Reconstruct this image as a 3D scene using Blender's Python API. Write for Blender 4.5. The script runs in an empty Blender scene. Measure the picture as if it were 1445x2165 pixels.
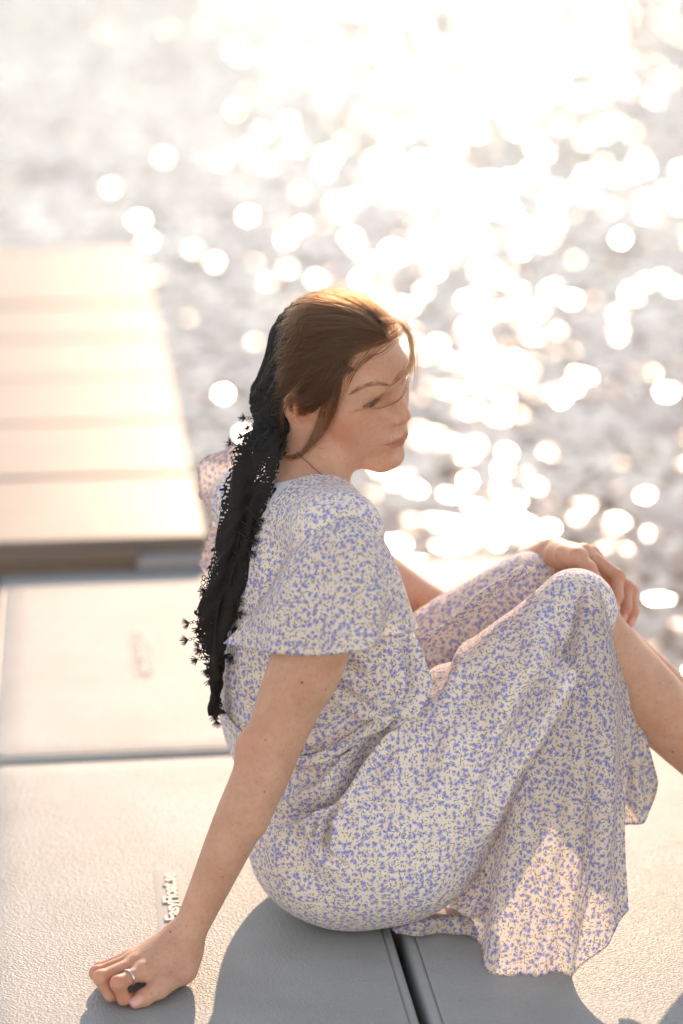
import bpy, bmesh, math, random
import numpy as np
from mathutils import Vector, Matrix

random.seed(7)
RNG = np.random.default_rng(7)
SC = bpy.context.scene
COL = SC.collection
R = math.radians

# ------------------------------------------------------------------ camera
CAM_H, PITCH, FPX = 1.32, R(16.0), 2165 * 85 / 36.0
cam_data = bpy.data.cameras.new('camera')
cam = bpy.data.objects.new('camera', cam_data)
COL.objects.link(cam)
cam.location = (0, 0, CAM_H)
cam.rotation_euler = (R(90) - PITCH, 0, 0)
cam_data.sensor_fit = 'VERTICAL'
cam_data.sensor_height = 36.0
cam_data.lens = 85.0
cam_data.clip_start = 0.05
cam_data.clip_end = 20000
cam_data.dof.use_dof = True
cam_data.dof.focus_distance = 2.88
cam_data.dof.aperture_fstop = 2.0
SC.camera = cam

# ------------------------------------------------------------------ sky, sun, exposure
SUN_EL, SUN_AZ = R(22.5), R(3.4)          # azimuth measured from +Y towards +X
world = bpy.data.worlds.new('World')
SC.world = world
world.use_nodes = True
wn = world.node_tree
sky = wn.nodes.new('ShaderNodeTexSky')
sky.sky_type = 'NISHITA'
sky.sun_disc = False
sky.sun_elevation = SUN_EL
sky.sun_rotation = SUN_AZ
sky.air_density = 1.0
sky.dust_density = 0.0
sky.ozone_density = 1.5
hazy = wn.nodes.new('ShaderNodeHueSaturation')          # thin high haze whitens the sky
hazy.inputs['Saturation'].default_value = 0.55
wn.links.new(sky.outputs[0], hazy.inputs['Color'])
wn.links.new(hazy.outputs[0], wn.nodes['Background'].inputs[0])
wn.nodes['Background'].inputs[1].default_value = 0.15
sun_data = bpy.data.lights.new('sun', 'SUN')
sun_data.energy = 2.0
sun_data.angle = R(0.5)
sun_data.color = (1.0, 0.78, 0.60)
sun = bpy.data.objects.new('sun', sun_data)
COL.objects.link(sun)
_sd = Vector((math.sin(SUN_AZ) * math.cos(SUN_EL), math.cos(SUN_AZ) * math.cos(SUN_EL), math.sin(SUN_EL)))
sun.rotation_euler = _sd.to_track_quat('Z', 'Y').to_euler()
sun.location = (0, 6, 5)
SC.view_settings.view_transform = 'Standard'
SC.view_settings.look = 'None'
SC.view_settings.gamma = 1.0
SC.view_settings.use_curve_mapping = False
SC.view_settings.use_white_balance = True
SC.view_settings.white_balance_temperature = 7800
SC.view_settings.white_balance_tint = 16
SC.view_settings.exposure = 1.13
SC.cycles.use_denoising = True
SC.cycles.use_adaptive_sampling = False
SC.cycles.sample_clamp_direct = 60.0
SC.cycles.sample_clamp_indirect = 10.0
SC.cycles.caustics_reflective = False
SC.cycles.caustics_refractive = False
SC.cycles.max_bounces = 8
SC.cycles.transparent_max_bounces = 12

# ------------------------------------------------------------------ points from the photograph's geometry
_cp, _sp = math.cos(PITCH), math.sin(PITCH)
def P(px, py, Y):
    """world point seen at pixel (px, py) of the 1445x2165 photograph at distance Y in front of the camera"""
    u = (px - 722.5) / FPX; v = (1082.5 - py) / FPX
    t = Y / (_cp + v * _sp)
    return np.array((u * t, Y, CAM_H + t * (-_sp + v * _cp)))
def G(px, py, z=0.0):
    """world point on the level z seen at that pixel"""
    u = (px - 722.5) / FPX; v = (1082.5 - py) / FPX
    t = (z - CAM_H) / (-_sp + v * _cp)
    return np.array((u * t, t * (_cp + v * _sp), z))
def proj(q):
    q = np.asarray(q, float)
    x, y, z = q[..., 0], q[..., 1], q[..., 2] - CAM_H
    d = y * _cp - z * _sp
    w = y * _sp + z * _cp
    return np.stack((722.5 + FPX * x / d, 1082.5 - FPX * w / d), -1)

# ------------------------------------------------------------------ objects
def link(o, parent=None):
    COL.objects.link(o)
    if parent is not None:
        o.parent = parent
        o.matrix_parent_inverse = Matrix.Translation(-Vector(base_of(parent)))
    return o
def base_of(o):
    return tuple(o.get('base_at', (0, 0, 0))) if o.type != 'EMPTY' else tuple(o.location)
def tag(o, label=None, cat=None, group=None, kind=None):
    if label: o['label'] = label
    if cat: o['category'] = cat
    if group: o['group'] = group
    if kind: o['kind'] = kind
    return o
def empty(name, loc=(0, 0, 0)):
    o = bpy.data.objects.new(name, None)
    o.empty_display_size = 0.1
    o.location = loc
    return link(o)
def mesh_obj(name, v, f, mat=None, parent=None, smooth=True):
    """v: (n,3) world coordinates; parents are Empties or meshes whose world matrix may be a translation"""
    me = bpy.data.meshes.new(name)
    v = np.asarray(v, np.float32)
    if isinstance(f, np.ndarray) and f.ndim == 2:
        n, k = f.shape
        me.vertices.add(len(v)); me.vertices.foreach_set('co', v.ravel())
        me.loops.add(n * k); me.loops.foreach_set('vertex_index', f.astype(np.int32).ravel())
        me.polygons.add(n); me.polygons.foreach_set('loop_start', np.arange(0, n * k, k, dtype=np.int32))
        me.update(calc_edges=True)
    else:
        me.from_pydata([tuple(map(float, q)) for q in v], [], [tuple(map(int, q)) for q in f])
    me.validate()
    if smooth:
        me.polygons.foreach_set('use_smooth', np.ones(len(me.polygons), bool))
    o = bpy.data.objects.new(name, me)
    if mat: me.materials.append(mat)
    link(o, parent)
    return o
def vcol(o, name, arr):
    a = o.data.attributes.new(name, 'FLOAT_COLOR', 'POINT')
    arr = np.asarray(arr, np.float32)
    if arr.ndim == 1: arr = np.repeat(arr[:, None], 3, 1)
    if arr.shape[1] == 3: arr = np.concatenate((arr, np.ones((len(arr), 1), np.float32)), 1)
    a.data.foreach_set('color', arr.ravel())

def spline(pts, n):
    """Catmull-Rom through the points (any dimension), n samples"""
    p = np.asarray(pts, float)
    if len(p) == 2:
        t = np.linspace(0, 1, n)[:, None]
        return p[0] * (1 - t) + p[1] * t
    q = np.vstack((2 * p[0] - p[1], p, 2 * p[-1] - p[-2]))
    s = np.linspace(0, len(p) - 1, n)
    i = np.minimum(s.astype(int), len(p) - 2); t = (s - i)[:, None]
    a, b, c, d = q[i], q[i + 1], q[i + 2], q[i + 3]
    return 0.5 * (2 * b + (c - a) * t + (2 * a - 5 * b + 4 * c - d) * t**2 + (3 * b - a - 3 * c + d) * t**3)

def grid_faces(nu, nv, wrap=False):
    i, j = np.meshgrid(np.arange(nu - 1), np.arange(nv if wrap else nv - 1), indexing='ij')
    j2 = (j + 1) % nv
    return np.stack((i * nv + j, (i + 1) * nv + j, (i + 1) * nv + j2, i * nv + j2), -1).reshape(-1, 4)

def tube(pts, rad, n=8):
    """vertices and quads of a tube along pts"""
    pts = np.asarray(pts, float); m = len(pts)
    rad = np.broadcast_to(np.asarray(rad, float), (m,))
    t = np.gradient(pts, axis=0); t /= np.linalg.norm(t, axis=1)[:, None] + 1e-12
    ref = np.array((0.13, 0.27, 0.95)); ref = ref / np.linalg.norm(ref)
    a = np.cross(t, ref); a /= np.linalg.norm(a, axis=1)[:, None] + 1e-12
    b = np.cross(t, a)
    ang = np.linspace(0, 2 * np.pi, n, endpoint=False)
    v = pts[:, None, :] + rad[:, None, None] * (np.cos(ang)[None, :, None] * a[:, None, :] + np.sin(ang)[None, :, None] * b[:, None, :])
    return v.reshape(-1, 3), grid_faces(m, n, True)

def merge(parts):
    V, F, k = [], [], 0
    for v, f in parts:
        V.append(np.asarray(v)); F.append(np.asarray(f) + k); k += len(v)
    return np.vstack(V), np.vstack(F)

# ------------------------------------------------------------------ signed distance modelling
def sm(a, b, k):
    h = np.maximum(k - np.abs(a - b), 0.0) / k
    return np.minimum(a, b) - h * h * k * 0.25
def sx(a, b, k):
    h = np.maximum(k - np.abs(a - b), 0.0) / k
    return np.maximum(a, b) + h * h * k * 0.25
F4 = np.float32
def d_ell(p, c, r, M=None):
    q = p - np.asarray(c, F4)
    if M is not None: q = q @ np.asarray(M, F4)            # columns of M = local axes
    r = np.asarray(r, F4)
    a = q / r; k0 = np.sqrt(np.einsum('ij,ij->i', a, a)); a /= r
    k1 = np.sqrt(np.einsum('ij,ij->i', a, a)) + F4(1e-9)
    return k0 * (k0 - 1) / k1
def d_cone(p, a, b, ra, rb):
    a = np.asarray(a, F4); b = np.asarray(b, F4)
    ab = b - a; L = ab @ ab + F4(1e-12)
    q = p - a
    t = np.clip(q @ ab / L, 0, 1)
    q -= t[:, None] * ab
    return np.sqrt(np.einsum('ij,ij->i', q, q)) - (F4(ra) + F4(rb - ra) * t)
def d_chain(p, pts, rad, n=None, k=0.0):
    pts = np.asarray(pts, float); rad = np.asarray(rad, float)
    if n:
        s = spline(np.column_stack((pts, rad)), n); pts, rad = s[:, :3], s[:, 3]
    d = None
    for i in range(len(pts) - 1):
        e = d_cone(p, pts[i], pts[i + 1], rad[i], rad[i + 1])
        d = e if d is None else (np.minimum(d, e) if k <= 0 else sm(d, e, k))
    return d
def boxed(fn, lo, hi, m=0.03, far=0.2):
    lo = (np.asarray(lo) - m).astype(F4); hi = (np.asarray(hi) + m).astype(F4)
    def g(p):
        i = np.nonzero(((p > lo) & (p < hi)).all(1))[0]
        d = np.full(len(p), far, F4)
        if len(i): d[i] = fn(p[i])
        return d
    return g

def chunked(f):
    """evaluate f in chunks on all cores"""
    from concurrent.futures import ThreadPoolExecutor
    def g(p):
        p = p.astype(F4)
        parts = [p[i:i + 40000] for i in range(0, len(p), 40000)]
        with ThreadPoolExecutor(4) as ex:
            return np.concatenate(list(ex.map(f, parts)))
    return g
def surface_nets(f, lo, hi, h, levels=(8, 2)):
    """sparse surface nets of f over the box, cell size h; returns vertices and quads"""
    lo = np.asarray(lo, float); hi = np.asarray(hi, float); f = chunked(f)
    n0 = levels[0] * levels[1]
    N = np.ceil((hi - lo) / (h * n0)).astype(int)
    idx = np.stack(np.meshgrid(*[np.arange(n) for n in N], indexing='ij'), -1).reshape(-1, 3)
    size = n0
    for sub in (levels[0], levels[1]):
        c = lo + (idx + 0.5) * size * h
        d = f(c)
        idx = idx[np.abs(d) < size * h * 0.87 * 1.15 + 0.0006]
        o = np.stack(np.meshgrid(*[np.arange(sub)] * 3, indexing='ij'), -1).reshape(-1, 3)
        idx = (idx[:, None, :] * sub + o[None]).reshape(-1, 3)
        size //= sub
    dims = N * n0 + 2
    def cid(a): return (a[..., 0].astype(np.int64) * dims[1] + a[..., 1]) * dims[2] + a[..., 2]
    corner = np.array([(i, j, k) for i in (0, 1) for j in (0, 1) for k in (0, 1)])
    cc = idx[:, None, :] + corner[None]
    ids = cid(cc)
    u, inv = np.unique(ids.ravel(), return_inverse=True)
    q = np.stack((u // (dims[1] * dims[2]), (u // dims[2]) % dims[1], u % dims[2]), -1)
    val = f(lo + q * h)
    cv = val[inv].reshape(ids.shape)
    ins = cv < 0
    act = ins.any(1) & ~ins.all(1)
    idx, cv = idx[act], cv[act]
    pos = np.zeros((len(idx), 3)); cnt = np.zeros(len(idx))
    for a in range(8):
        for ax in (0, 1, 2):
            if corner[a][ax] == 0:
                b = a + (4, 2, 1)[ax]
                va, vb = cv[:, a], cv[:, b]
                m = (va < 0) != (vb < 0)
                t = np.where(m, va / np.where(m, va - vb, 1.0), 0.0)
                e = np.repeat(corner[a][None].astype(float), len(idx), 0); e[:, ax] += t
                pos[m] += e[m]; cnt[m] += 1
    V = lo + (idx + pos / cnt[:, None]) * h
    cell = cid(idx); order = np.argsort(cell); cs = cell[order]
    def look(a):
        k = cid(a); j = np.searchsorted(cs, k); j = np.minimum(j, len(cs) - 1)
        return np.where(cs[j] == k, order[j], -1)
    F = []
    for ax in (0, 1, 2):
        b1, b2 = (ax + 1) % 3, (ax + 2) % 3
        far = (4, 2, 1)[ax]
        va, vb = cv[:, 0], cv[:, far]
        m = np.nonzero((va < 0) != (vb < 0))[0]
        e1 = np.eye(3, dtype=int)[b1]; e2 = np.eye(3, dtype=int)[b2]
        c = idx[m]
        quad = np.stack((m, look(c - e1), look(c - e1 - e2), look(c - e2)), -1)
        flip = va[m] >= 0
        quad[flip] = quad[flip][:, ::-1]
        F.append(quad[(quad >= 0).all(1)])
    F = np.vstack(F)
    return V, F
def vert_normals(V, F):
    n = np.zeros_like(V)
    a = np.cross(V[F[:, 2]] - V[F[:, 0]], V[F[:, 3]] - V[F[:, 1]])
    for k in range(4): np.add.at(n, F[:, k], a)
    return n / (np.linalg.norm(n, axis=1)[:, None] + 1e-12)
def relax(V, F, it=2, lam=0.5):
    e = np.vstack([F[:, [k, (k + 1) % 4]] for k in range(4)])
    deg = np.bincount(e.ravel(), minlength=len(V)).astype(float)[:, None] + 1e-9
    for _ in range(it):
        s = np.zeros_like(V)
        for c in range(3):
            s[:, c] = np.bincount(e[:, 0], V[e[:, 1], c], len(V)) + np.bincount(e[:, 1], V[e[:, 0], c], len(V))
        V = V + lam * (s / deg - V)
    return V
def frame(fwd, up):
    f = np.asarray(fwd, float); f /= np.linalg.norm(f)
    l = np.cross(up, f); l /= np.linalg.norm(l)
    return np.column_stack((f, l, np.cross(f, l)))        # columns: forward, left, up
def seg_dist(p, pts):
    """distance of points to a polyline and the parameter 0..1 of the foot"""
    pts = np.asarray(pts, float)
    best = np.full(len(p), 1e9); par = np.zeros(len(p)); n = len(pts) - 1
    for i in range(n):
        a, b = pts[i], pts[i + 1]; ab = b - a; L = ab @ ab + 1e-12
        t = np.clip((p - a) @ ab / L, 0, 1)
        q = p - a - t[:, None] * ab; d = np.sqrt((q * q).sum(1))
        m = d < best; best[m] = d[m]; par[m] = (i + t[m]) / n
    return best, par
def largest(V, F):
    """keeps the biggest connected piece"""
    lab = np.arange(len(V))
    while True:
        m = lab[F].min(1); new = lab.copy()
        for k in range(4): np.minimum.at(new, F[:, k], m)
        new = new[new]
        if (new == lab).all(): break
        lab = new
    big = np.bincount(lab).argmax(); keep = lab == big
    idx = np.cumsum(keep) - 1
    return V[keep], idx[F[keep[F].all(1)]]

# ------------------------------------------------------------------ materials
class NT:
    """small helper to write node trees"""
    def __init__(s, name):
        s.m = bpy.data.materials.new(name); s.m.use_nodes = True
        s.t = s.m.node_tree; s.t.nodes.clear()
        s.out = s.n('ShaderNodeOutputMaterial')
    def n(s, typ, **kw):
        nd = s.t.nodes.new(typ)
        for k, v in kw.items(): setattr(nd, k, v)
        return nd
    def set(s, sock, v):
        if isinstance(v, bpy.types.NodeSocket): s.t.links.new(v, sock)
        elif v is not None:
            if hasattr(sock, 'default_value'):
                dv = sock.default_value
                if hasattr(dv, '__len__') and not hasattr(v, '__len__'): v = (v,) * len(dv)
                if hasattr(dv, '__len__') and len(dv) == 4 and len(v) == 3: v = (*v, 1.0)
                sock.default_value = v
    def math(s, op, a, b=None, c=None, clamp=False):
        nd = s.n('ShaderNodeMath', operation=op, use_clamp=clamp)
        for i, x in enumerate((a, b, c)):
            if x is not None: s.set(nd.inputs[i], x)
        return nd.outputs[0]
    def vmath(s, op, a, b=None, out=0, scale=None):
        nd = s.n('ShaderNodeVectorMath', operation=op)
        s.set(nd.inputs[0], a)
        if b is not None: s.set(nd.inputs[1], b)
        if scale is not None: s.set(nd.inputs['Scale'], scale)
        return nd.outputs[out]
    def dot(s, a, b): return s.vmath('DOT_PRODUCT', a, b, 1)
    def length(s, a): return s.vmath('LENGTH', a, None, 1)
    def mix(s, f, a, b):
        nd = s.n('ShaderNodeMix', data_type='RGBA')
        s.set(nd.inputs[0], f); s.set(nd.inputs[6], a); s.set(nd.inputs[7], b)
        return nd.outputs[2]
    def ramp(s, x, lo, hi, a=0.0, b=1.0, smooth=True):
        nd = s.n('ShaderNodeMapRange', interpolation_type='SMOOTHSTEP' if smooth else 'LINEAR')
        for i, v in enumerate((x, lo, hi, a, b)): s.set(nd.inputs[i], v)
        return nd.outputs[0]
    def noise(s, vec, scale, detail=3.0, rough=0.55, out=0, dist=0.0):
        nd = s.n('ShaderNodeTexNoise')
        s.set(nd.inputs['Vector'], vec); s.set(nd.inputs['Scale'], scale)
        s.set(nd.inputs['Detail'], detail); s.set(nd.inputs['Roughness'], rough); s.set(nd.inputs['Distortion'], dist)
        return nd.outputs[out]
    def voro(s, vec, scale, feature='F1', dim='3D', rnd=1.0):
        nd = s.n('ShaderNodeTexVoronoi', feature=feature, voronoi_dimensions=dim)
        s.set(nd.inputs['Vector'], vec); s.set(nd.inputs['Scale'], scale); s.set(nd.inputs['Randomness'], rnd)
        return nd
    def bump(s, h, strength=1.0, dist=0.001, normal=None):
        nd = s.n('ShaderNodeBump')
        s.set(nd.inputs['Height'], h); s.set(nd.inputs['Strength'], strength); s.set(nd.inputs['Distance'], dist)
        if normal is not None: s.set(nd.inputs['Normal'], normal)
        return nd.outputs[0]
    def pos(s): return s.n('ShaderNodeNewGeometry').outputs['Position']
    def attr(s, name, out='Color'): return s.n('ShaderNodeAttribute', attribute_name=name).outputs[out]
    def bsdf(s, **kw):
        nd = s.n('ShaderNodeBsdfPrincipled')
        for k, v in kw.items(): s.set(nd.inputs[k.replace('_', ' ')], v)
        return nd
    def scale_vec(s, v, k):
        return s.vmath('MULTIPLY', v, k)
    def done(s, shader, disp=None):
        s.t.links.new(shader.outputs[0] if not isinstance(shader, bpy.types.NodeSocket) else shader, s.out.inputs[0])
        return s.m

def simple(name, col, rough=0.6, metal=0.0, spec=0.5, var=0.0, scale=60):
    t = NT(name)
    c = col
    if var:
        f = t.noise(t.pos(), scale, 4)
        c = t.mix(f, tuple(x * (1 - var) for x in col), tuple(min(1, x * (1 + var)) for x in col))
    b = t.bsdf(Base_Color=c, Roughness=rough, Metallic=metal)
    b.inputs['Specular IOR Level'].default_value = spec
    return t.done(b)

def deck_material(name, tex, col):
    t = NT(name); p = t.pos()
    q = t.scale_vec(p, (1.0, 1.25, 1.0))
    big = t.noise(p, 3.0, 4, 0.6); fine = t.noise(p, 45.0, 5, 0.65)
    c = t.mix(t.ramp(big, 0.35, 0.7), tuple(x * 0.84 for x in col), tuple(x * 1.08 for x in col))
    c = t.mix(t.ramp(fine, 0.55, 0.8, 0, 0.40), c, tuple(x * 0.62 for x in (col[0], col[1] * 0.97, col[2] * 0.92)))
    scuff = t.noise(t.scale_vec(p, (9.0, 60.0, 1.0)), 1.0, 3, 0.6)
    c = t.mix(t.ramp(scuff, 0.68, 0.76, 0, 0.35), c, tuple(min(1, x * 1.5) for x in col))
    speck = t.voro(p, 38.0, 'F1', '3D')
    c = t.mix(t.math('MULTIPLY', t.ramp(speck.outputs['Distance'], 0.05, 0.02), t.ramp(t.n('ShaderNodeSeparateColor').outputs[0] if False else t.noise(p, 11.0, 1), 0.62, 0.64)), c, (0.05, 0.045, 0.04))
    if tex:
        v = t.voro(t.vmath('ADD', q, t.vmath('SCALE', t.noise(p, 160.0, 2, 0.5, out=1), None, scale=0.006)), 290.0, 'F1')
        h = t.math('ADD', t.math('MULTIPLY', v.outputs['Distance'], 1.0), t.math('MULTIPLY', t.noise(p, 300.0, 2), 0.5))
        nrm = t.bump(h, 0.55, 0.0014)
        b = t.bsdf(Base_Color=c, Roughness=0.5, Normal=nrm); b.inputs['Specular IOR Level'].default_value = 0.3
    else:
        nrm = t.bump(t.noise(p, 90.0, 3), 0.25, 0.0008)
        b = t.bsdf(Base_Color=c, Roughness=0.42, Normal=nrm); b.inputs['Specular IOR Level'].default_value = 0.35
    return t.done(b)

def water_material():
    t = NT('lake_water'); p = t.pos()
    sep = t.n('ShaderNodeSeparateXYZ'); t.set(sep.inputs[0], p)
    # wind ripples: small facets, each with its own tilt, riding on longer waves
    wob = t.vmath('SCALE', t.vmath('SUBTRACT', t.noise(p, 2.2, 3, 0.6, out=1), (0.5, 0.5, 0.5)), None, scale=0.25)
    q = t.vmath('ADD', p, wob)
    cells = t.voro(t.scale_vec(q, (1.0, 0.42, 0.0)), 38.0, 'F1', '2D')
    off = t.vmath('SUBTRACT', cells.outputs['Color'], (0.5, 0.5, 0.5))
    cells2 = t.voro(t.scale_vec(q, (1.0, 0.45, 0.0)), 11.0, 'F1', '2D')
    off2 = t.vmath('SUBTRACT', cells2.outputs['Color'], (0.5, 0.5, 0.5))
    n3 = t.vmath('SUBTRACT', t.noise(t.scale_vec(p, (0.28, 1.5, 1.0)), 1.0, 3, 0.55, out=1), (0.5, 0.5, 0.5))
    sp = t.n('ShaderNodeSeparateColor'); t.set(sp.inputs[0], cells.outputs['Color'])
    steep = t.math('ADD', 0.05, t.math('MULTIPLY', t.math('POWER', sp.outputs[2], 2.6), 0.72))
    s = t.vmath('ADD', t.vmath('SCALE', t.scale_vec(off, (0.80, 1.0, 0.0)), None, scale=steep), t.scale_vec(off2, (0.035, 0.04, 0.0)))
    s = t.vmath('ADD', s, t.scale_vec(n3, (0.12, 0.20, 0.0)))
    nrm = t.vmath('NORMALIZE', t.vmath('ADD', s, (0.0, 0.0, 1.0)))
    dif = t.n('ShaderNodeBsdfDiffuse'); t.set(dif.inputs[0], (0.23, 0.165, 0.115))
    glo = t.n('ShaderNodeBsdfAnisotropic', distribution='BECKMANN'); t.set(glo.inputs['Color'], (1.0, 1.0, 1.0)); t.set(glo.inputs['Roughness'], 0.152); t.set(glo.inputs['Normal'], nrm)
    fr = t.n('ShaderNodeFresnel'); t.set(fr.inputs['IOR'], 1.333); t.set(fr.inputs['Normal'], nrm)
    mx = t.n('ShaderNodeMixShader'); t.set(mx.inputs[0], fr.outputs[0])
    t.t.links.new(dif.outputs[0], mx.inputs[1]); t.t.links.new(glo.outputs[0], mx.inputs[2])
    return t.done(mx)

def skin_material():
    t = NT('fair_freckled_skin'); p = t.pos()
    tint = t.attr('tint')
    sep = t.n('ShaderNodeSeparateColor'); t.set(sep.inputs[0], tint)
    lip, blush_nostril_shade, nail = sep.outputs[0], sep.outputs[1], sep.outputs[2]
    n1 = t.noise(p, 28.0, 4, 0.6); n2 = t.noise(p, 190.0, 3, 0.6)
    c = t.mix(t.ramp(n1, 0.35, 0.65), (0.60, 0.325, 0.21), (0.66, 0.385, 0.265))
    c = t.mix(t.ramp(n2, 0.45, 0.75, 0, 0.35), c, (0.52, 0.24, 0.14))
    # freckles and moles, each where it grows
    nn = t.n('ShaderNodeNewGeometry').outputs['Normal']
    for sc, r0, keep, k, col in ((150.0, 0.0011, 0.66, 0.40, (0.40, 0.17, 0.09)), (46.0, 0.00150, 0.72, 0.85, (0.17, 0.06, 0.03)), (80.0, 0.00085, 0.72, 0.65, (0.24, 0.09, 0.045)), (300.0, 0.0007, 0.6, 0.34, (0.44, 0.21, 0.12))):
        v = t.voro(p, sc)
        dv = t.vmath('SUBTRACT', p, v.outputs['Position'])
        dn = t.dot(dv, nn)
        d = t.math('SQRT', t.math('MAXIMUM', t.math('SUBTRACT', t.dot(dv, dv), t.math('MULTIPLY', dn, dn)), 0.0))
        sp = t.n('ShaderNodeSeparateColor'); t.set(sp.inputs[0], v.outputs['Color'])
        on = t.math('MULTIPLY', t.math('GREATER_THAN', sp.outputs[0], keep), t.math('LESS_THAN', t.math('ABSOLUTE', dn), 0.33 / sc))
        rr = t.math('MULTIPLY', t.math('ADD', 0.35, t.math('MULTIPLY', t.math('POWER', sp.outputs[1], 2.0), 0.75)), r0)
        m = t.math('MULTIPLY', t.ramp(t.math('DIVIDE', d, rr), 0.7, 1.2, 1.0, 0.0), on)
        m = t.math('MULTIPLY', t.math('MULTIPLY', m, k), t.math('SUBTRACT', 1.0, t.math('MAXIMUM', lip, nail)))
        c = t.mix(m, c, col)
    c = t.mix(t.math('MULTIPLY', blush_nostril_shade, 0.75), c, (0.64, 0.215, 0.14))
    c = t.mix(t.math('MULTIPLY', lip, 0.9), c, (0.47, 0.185, 0.13))
    c = t.mix(t.math('MULTIPLY', nail, 0.8), c, (0.74, 0.47, 0.42))
    rough = t.math('SUBTRACT', 0.50, t.math('MULTIPLY', t.math('MAXIMUM', lip, nail), 0.22))
    bmp = t.bump(t.math('ADD', t.noise(p, 900.0, 2), t.voro(p, 620.0).outputs['Distance']), 0.22, 0.0006)
    b = t.bsdf(Base_Color=c, Roughness=rough, Normal=bmp)
    b.inputs['Subsurface Weight'].default_value = 0.55
    b.inputs['Subsurface Radius'].default_value = (1.0, 0.30, 0.16)
    b.inputs['Subsurface Scale'].default_value = 0.009
    b.inputs['Specular IOR Level'].default_value = 0.4
    b.inputs['Coat Weight'].default_value = 0.0
    return t.done(b)

def floral(t):
    """printed cloth: scattered blue flowers, buds and olive leaves on cream, laid in the plane of the cloth"""
    g = t.n('ShaderNodeNewGeometry'); p = g.outputs['Position']; N = g.outputs['True Normal']
    nn = t.vmath('NORMALIZE', t.vmath('ADD', t.n('ShaderNodeNewGeometry').outputs['Normal'], (0, 0, 0)))
    t1 = t.vmath('NORMALIZE', t.vmath('CROSS_PRODUCT', nn, (0.31, 0.42, 0.85)))
    t2 = t.vmath('CROSS_PRODUCT', nn, t1)
    grain = t.noise(p, 800.0, 2)
    base = t.mix(t.ramp(t.noise(p, 30.0, 3), 0.3, 0.7), (0.84, 0.725, 0.61), (0.88, 0.78, 0.67))
    col = base
    def layer(seed, scale):
        q = t.vmath('ADD', p, seed)
        v = t.voro(q, scale, 'F1', '3D', 0.7)
        dv = t.vmath('SUBTRACT', q, v.outputs['Position'])       # voronoi Position output is in texture space of the input
        dn = t.math('ABSOLUTE', t.dot(dv, nn))
        x = t.dot(dv, t1); y = t.dot(dv, t2)
        sp = t.n('ShaderNodeSeparateColor'); t.set(sp.inputs[0], v.outputs['Color'])
        near = t.ramp(dn, 0.40 / scale, 0.46 / scale, 1.0, 0.0)
        return x, y, sp.outputs, near
    # leaves and stalks
    for seed, sc, ln, wd in (((3.1, 1.7, 9.2), 155.0, 0.0022, 0.00068), ((7.7, 4.2, 2.9), 180.0, 0.0018, 0.0006)):
        x, y, rnd, near = layer(seed, sc)
        a = t.math('MULTIPLY', rnd[0], 6.283)
        ca, sa = t.math('COSINE', a), t.math('SINE', a)
        u = t.math('ADD', t.math('MULTIPLY', x, ca), t.math('MULTIPLY', y, sa))
        w = t.math('SUBTRACT', t.math('MULTIPLY', y, ca), t.math('MULTIPLY', x, sa))
        w = t.math('ADD', w, t.math('MULTIPLY', t.math('MULTIPLY', u, u), 130.0))
        e = t.math('ADD', t.math('POWER', t.math('DIVIDE', u, ln), 2.0), t.math('POWER', t.math('DIVIDE', w, wd), 2.0))
        m = t.math('MULTIPLY', t.ramp(e, 0.75, 1.25, 1.0, 0.0), t.math('MULTIPLY', near, t.math('GREATER_THAN', rnd[1], 0.28)))
        col = t.mix(t.math('MULTIPLY', m, 0.88), col, t.mix(rnd[2], (0.16, 0.135, 0.07), (0.28, 0.225, 0.125)))
    # buds, then two sets of five-petalled flowers
    for seed, sc, r0, keep, petals in (((1.3, 8.1, 5.5), 150.0, 0.0015, 0.22, 3.0), ((4.3, 2.6, 8.8), 185.0, 0.0012, 0.35, 3.0), ((9.4, 6.6, 3.3), 90.0, 0.0040, 0.08, 5.0), ((2.2, 0.4, 7.1), 102.0, 0.0036, 0.24, 5.0)):
        x, y, rnd, near = layer(seed, sc)
        r = t.math('SQRT', t.math('ADD', t.math('MULTIPLY', x, x), t.math('MULTIPLY', y, y)))
        th = t.math('ARCTAN2', y, x)
        lob = t.math('COSINE', t.math('ADD', t.math('MULTIPLY', th, petals), t.math('MULTIPLY', rnd[0], 6.283)))
        lob2 = t.math('COSINE', t.math('ADD', t.math('MULTIPLY', th, 2.0), t.math('MULTIPLY', rnd[2], 6.283)))
        R0 = t.math('MULTIPLY', t.math('ADD', 0.72, t.math('MULTIPLY', rnd[1], 0.30)), r0)
        Rr = t.math('MULTIPLY', R0, t.math('ADD', t.math('ADD', 0.80, t.math('MULTIPLY', lob, 0.17)), t.math('MULTIPLY', lob2, 0.08)))
        m = t.ramp(t.math('DIVIDE', r, Rr), 0.90, 1.08, 1.0, 0.0)
        m = t.math('MULTIPLY', m, t.math('MULTIPLY', near, t.math('GREATER_THAN', rnd[2], keep)))
        shade = t.ramp(t.math('ADD', t.math('MULTIPLY', lob2, 0.5), t.math('MULTIPLY', lob, -0.35)), -0.6, 0.7)
        pc = t.mix(shade, (0.43, 0.43, 0.68), (0.205, 0.225, 0.50))
        pc = t.mix(t.ramp(t.noise(p, 420.0, 2), 0.45, 0.62, 0, 0.6), pc, (0.44, 0.45, 0.74))
        pc = t.mix(t.math('MULTIPLY', t.ramp(lob, -0.75, -1.0), 0.6), pc, (0.62, 0.60, 0.74))
        if petals > 4:
            pc = t.mix(t.ramp(r, 0.0005, 0.0011, 1.0, 0.0), pc, (0.14, 0.035, 0.20))
        col = t.mix(t.math('MULTIPLY', m, 0.93), col, pc)
    return col, p

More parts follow.
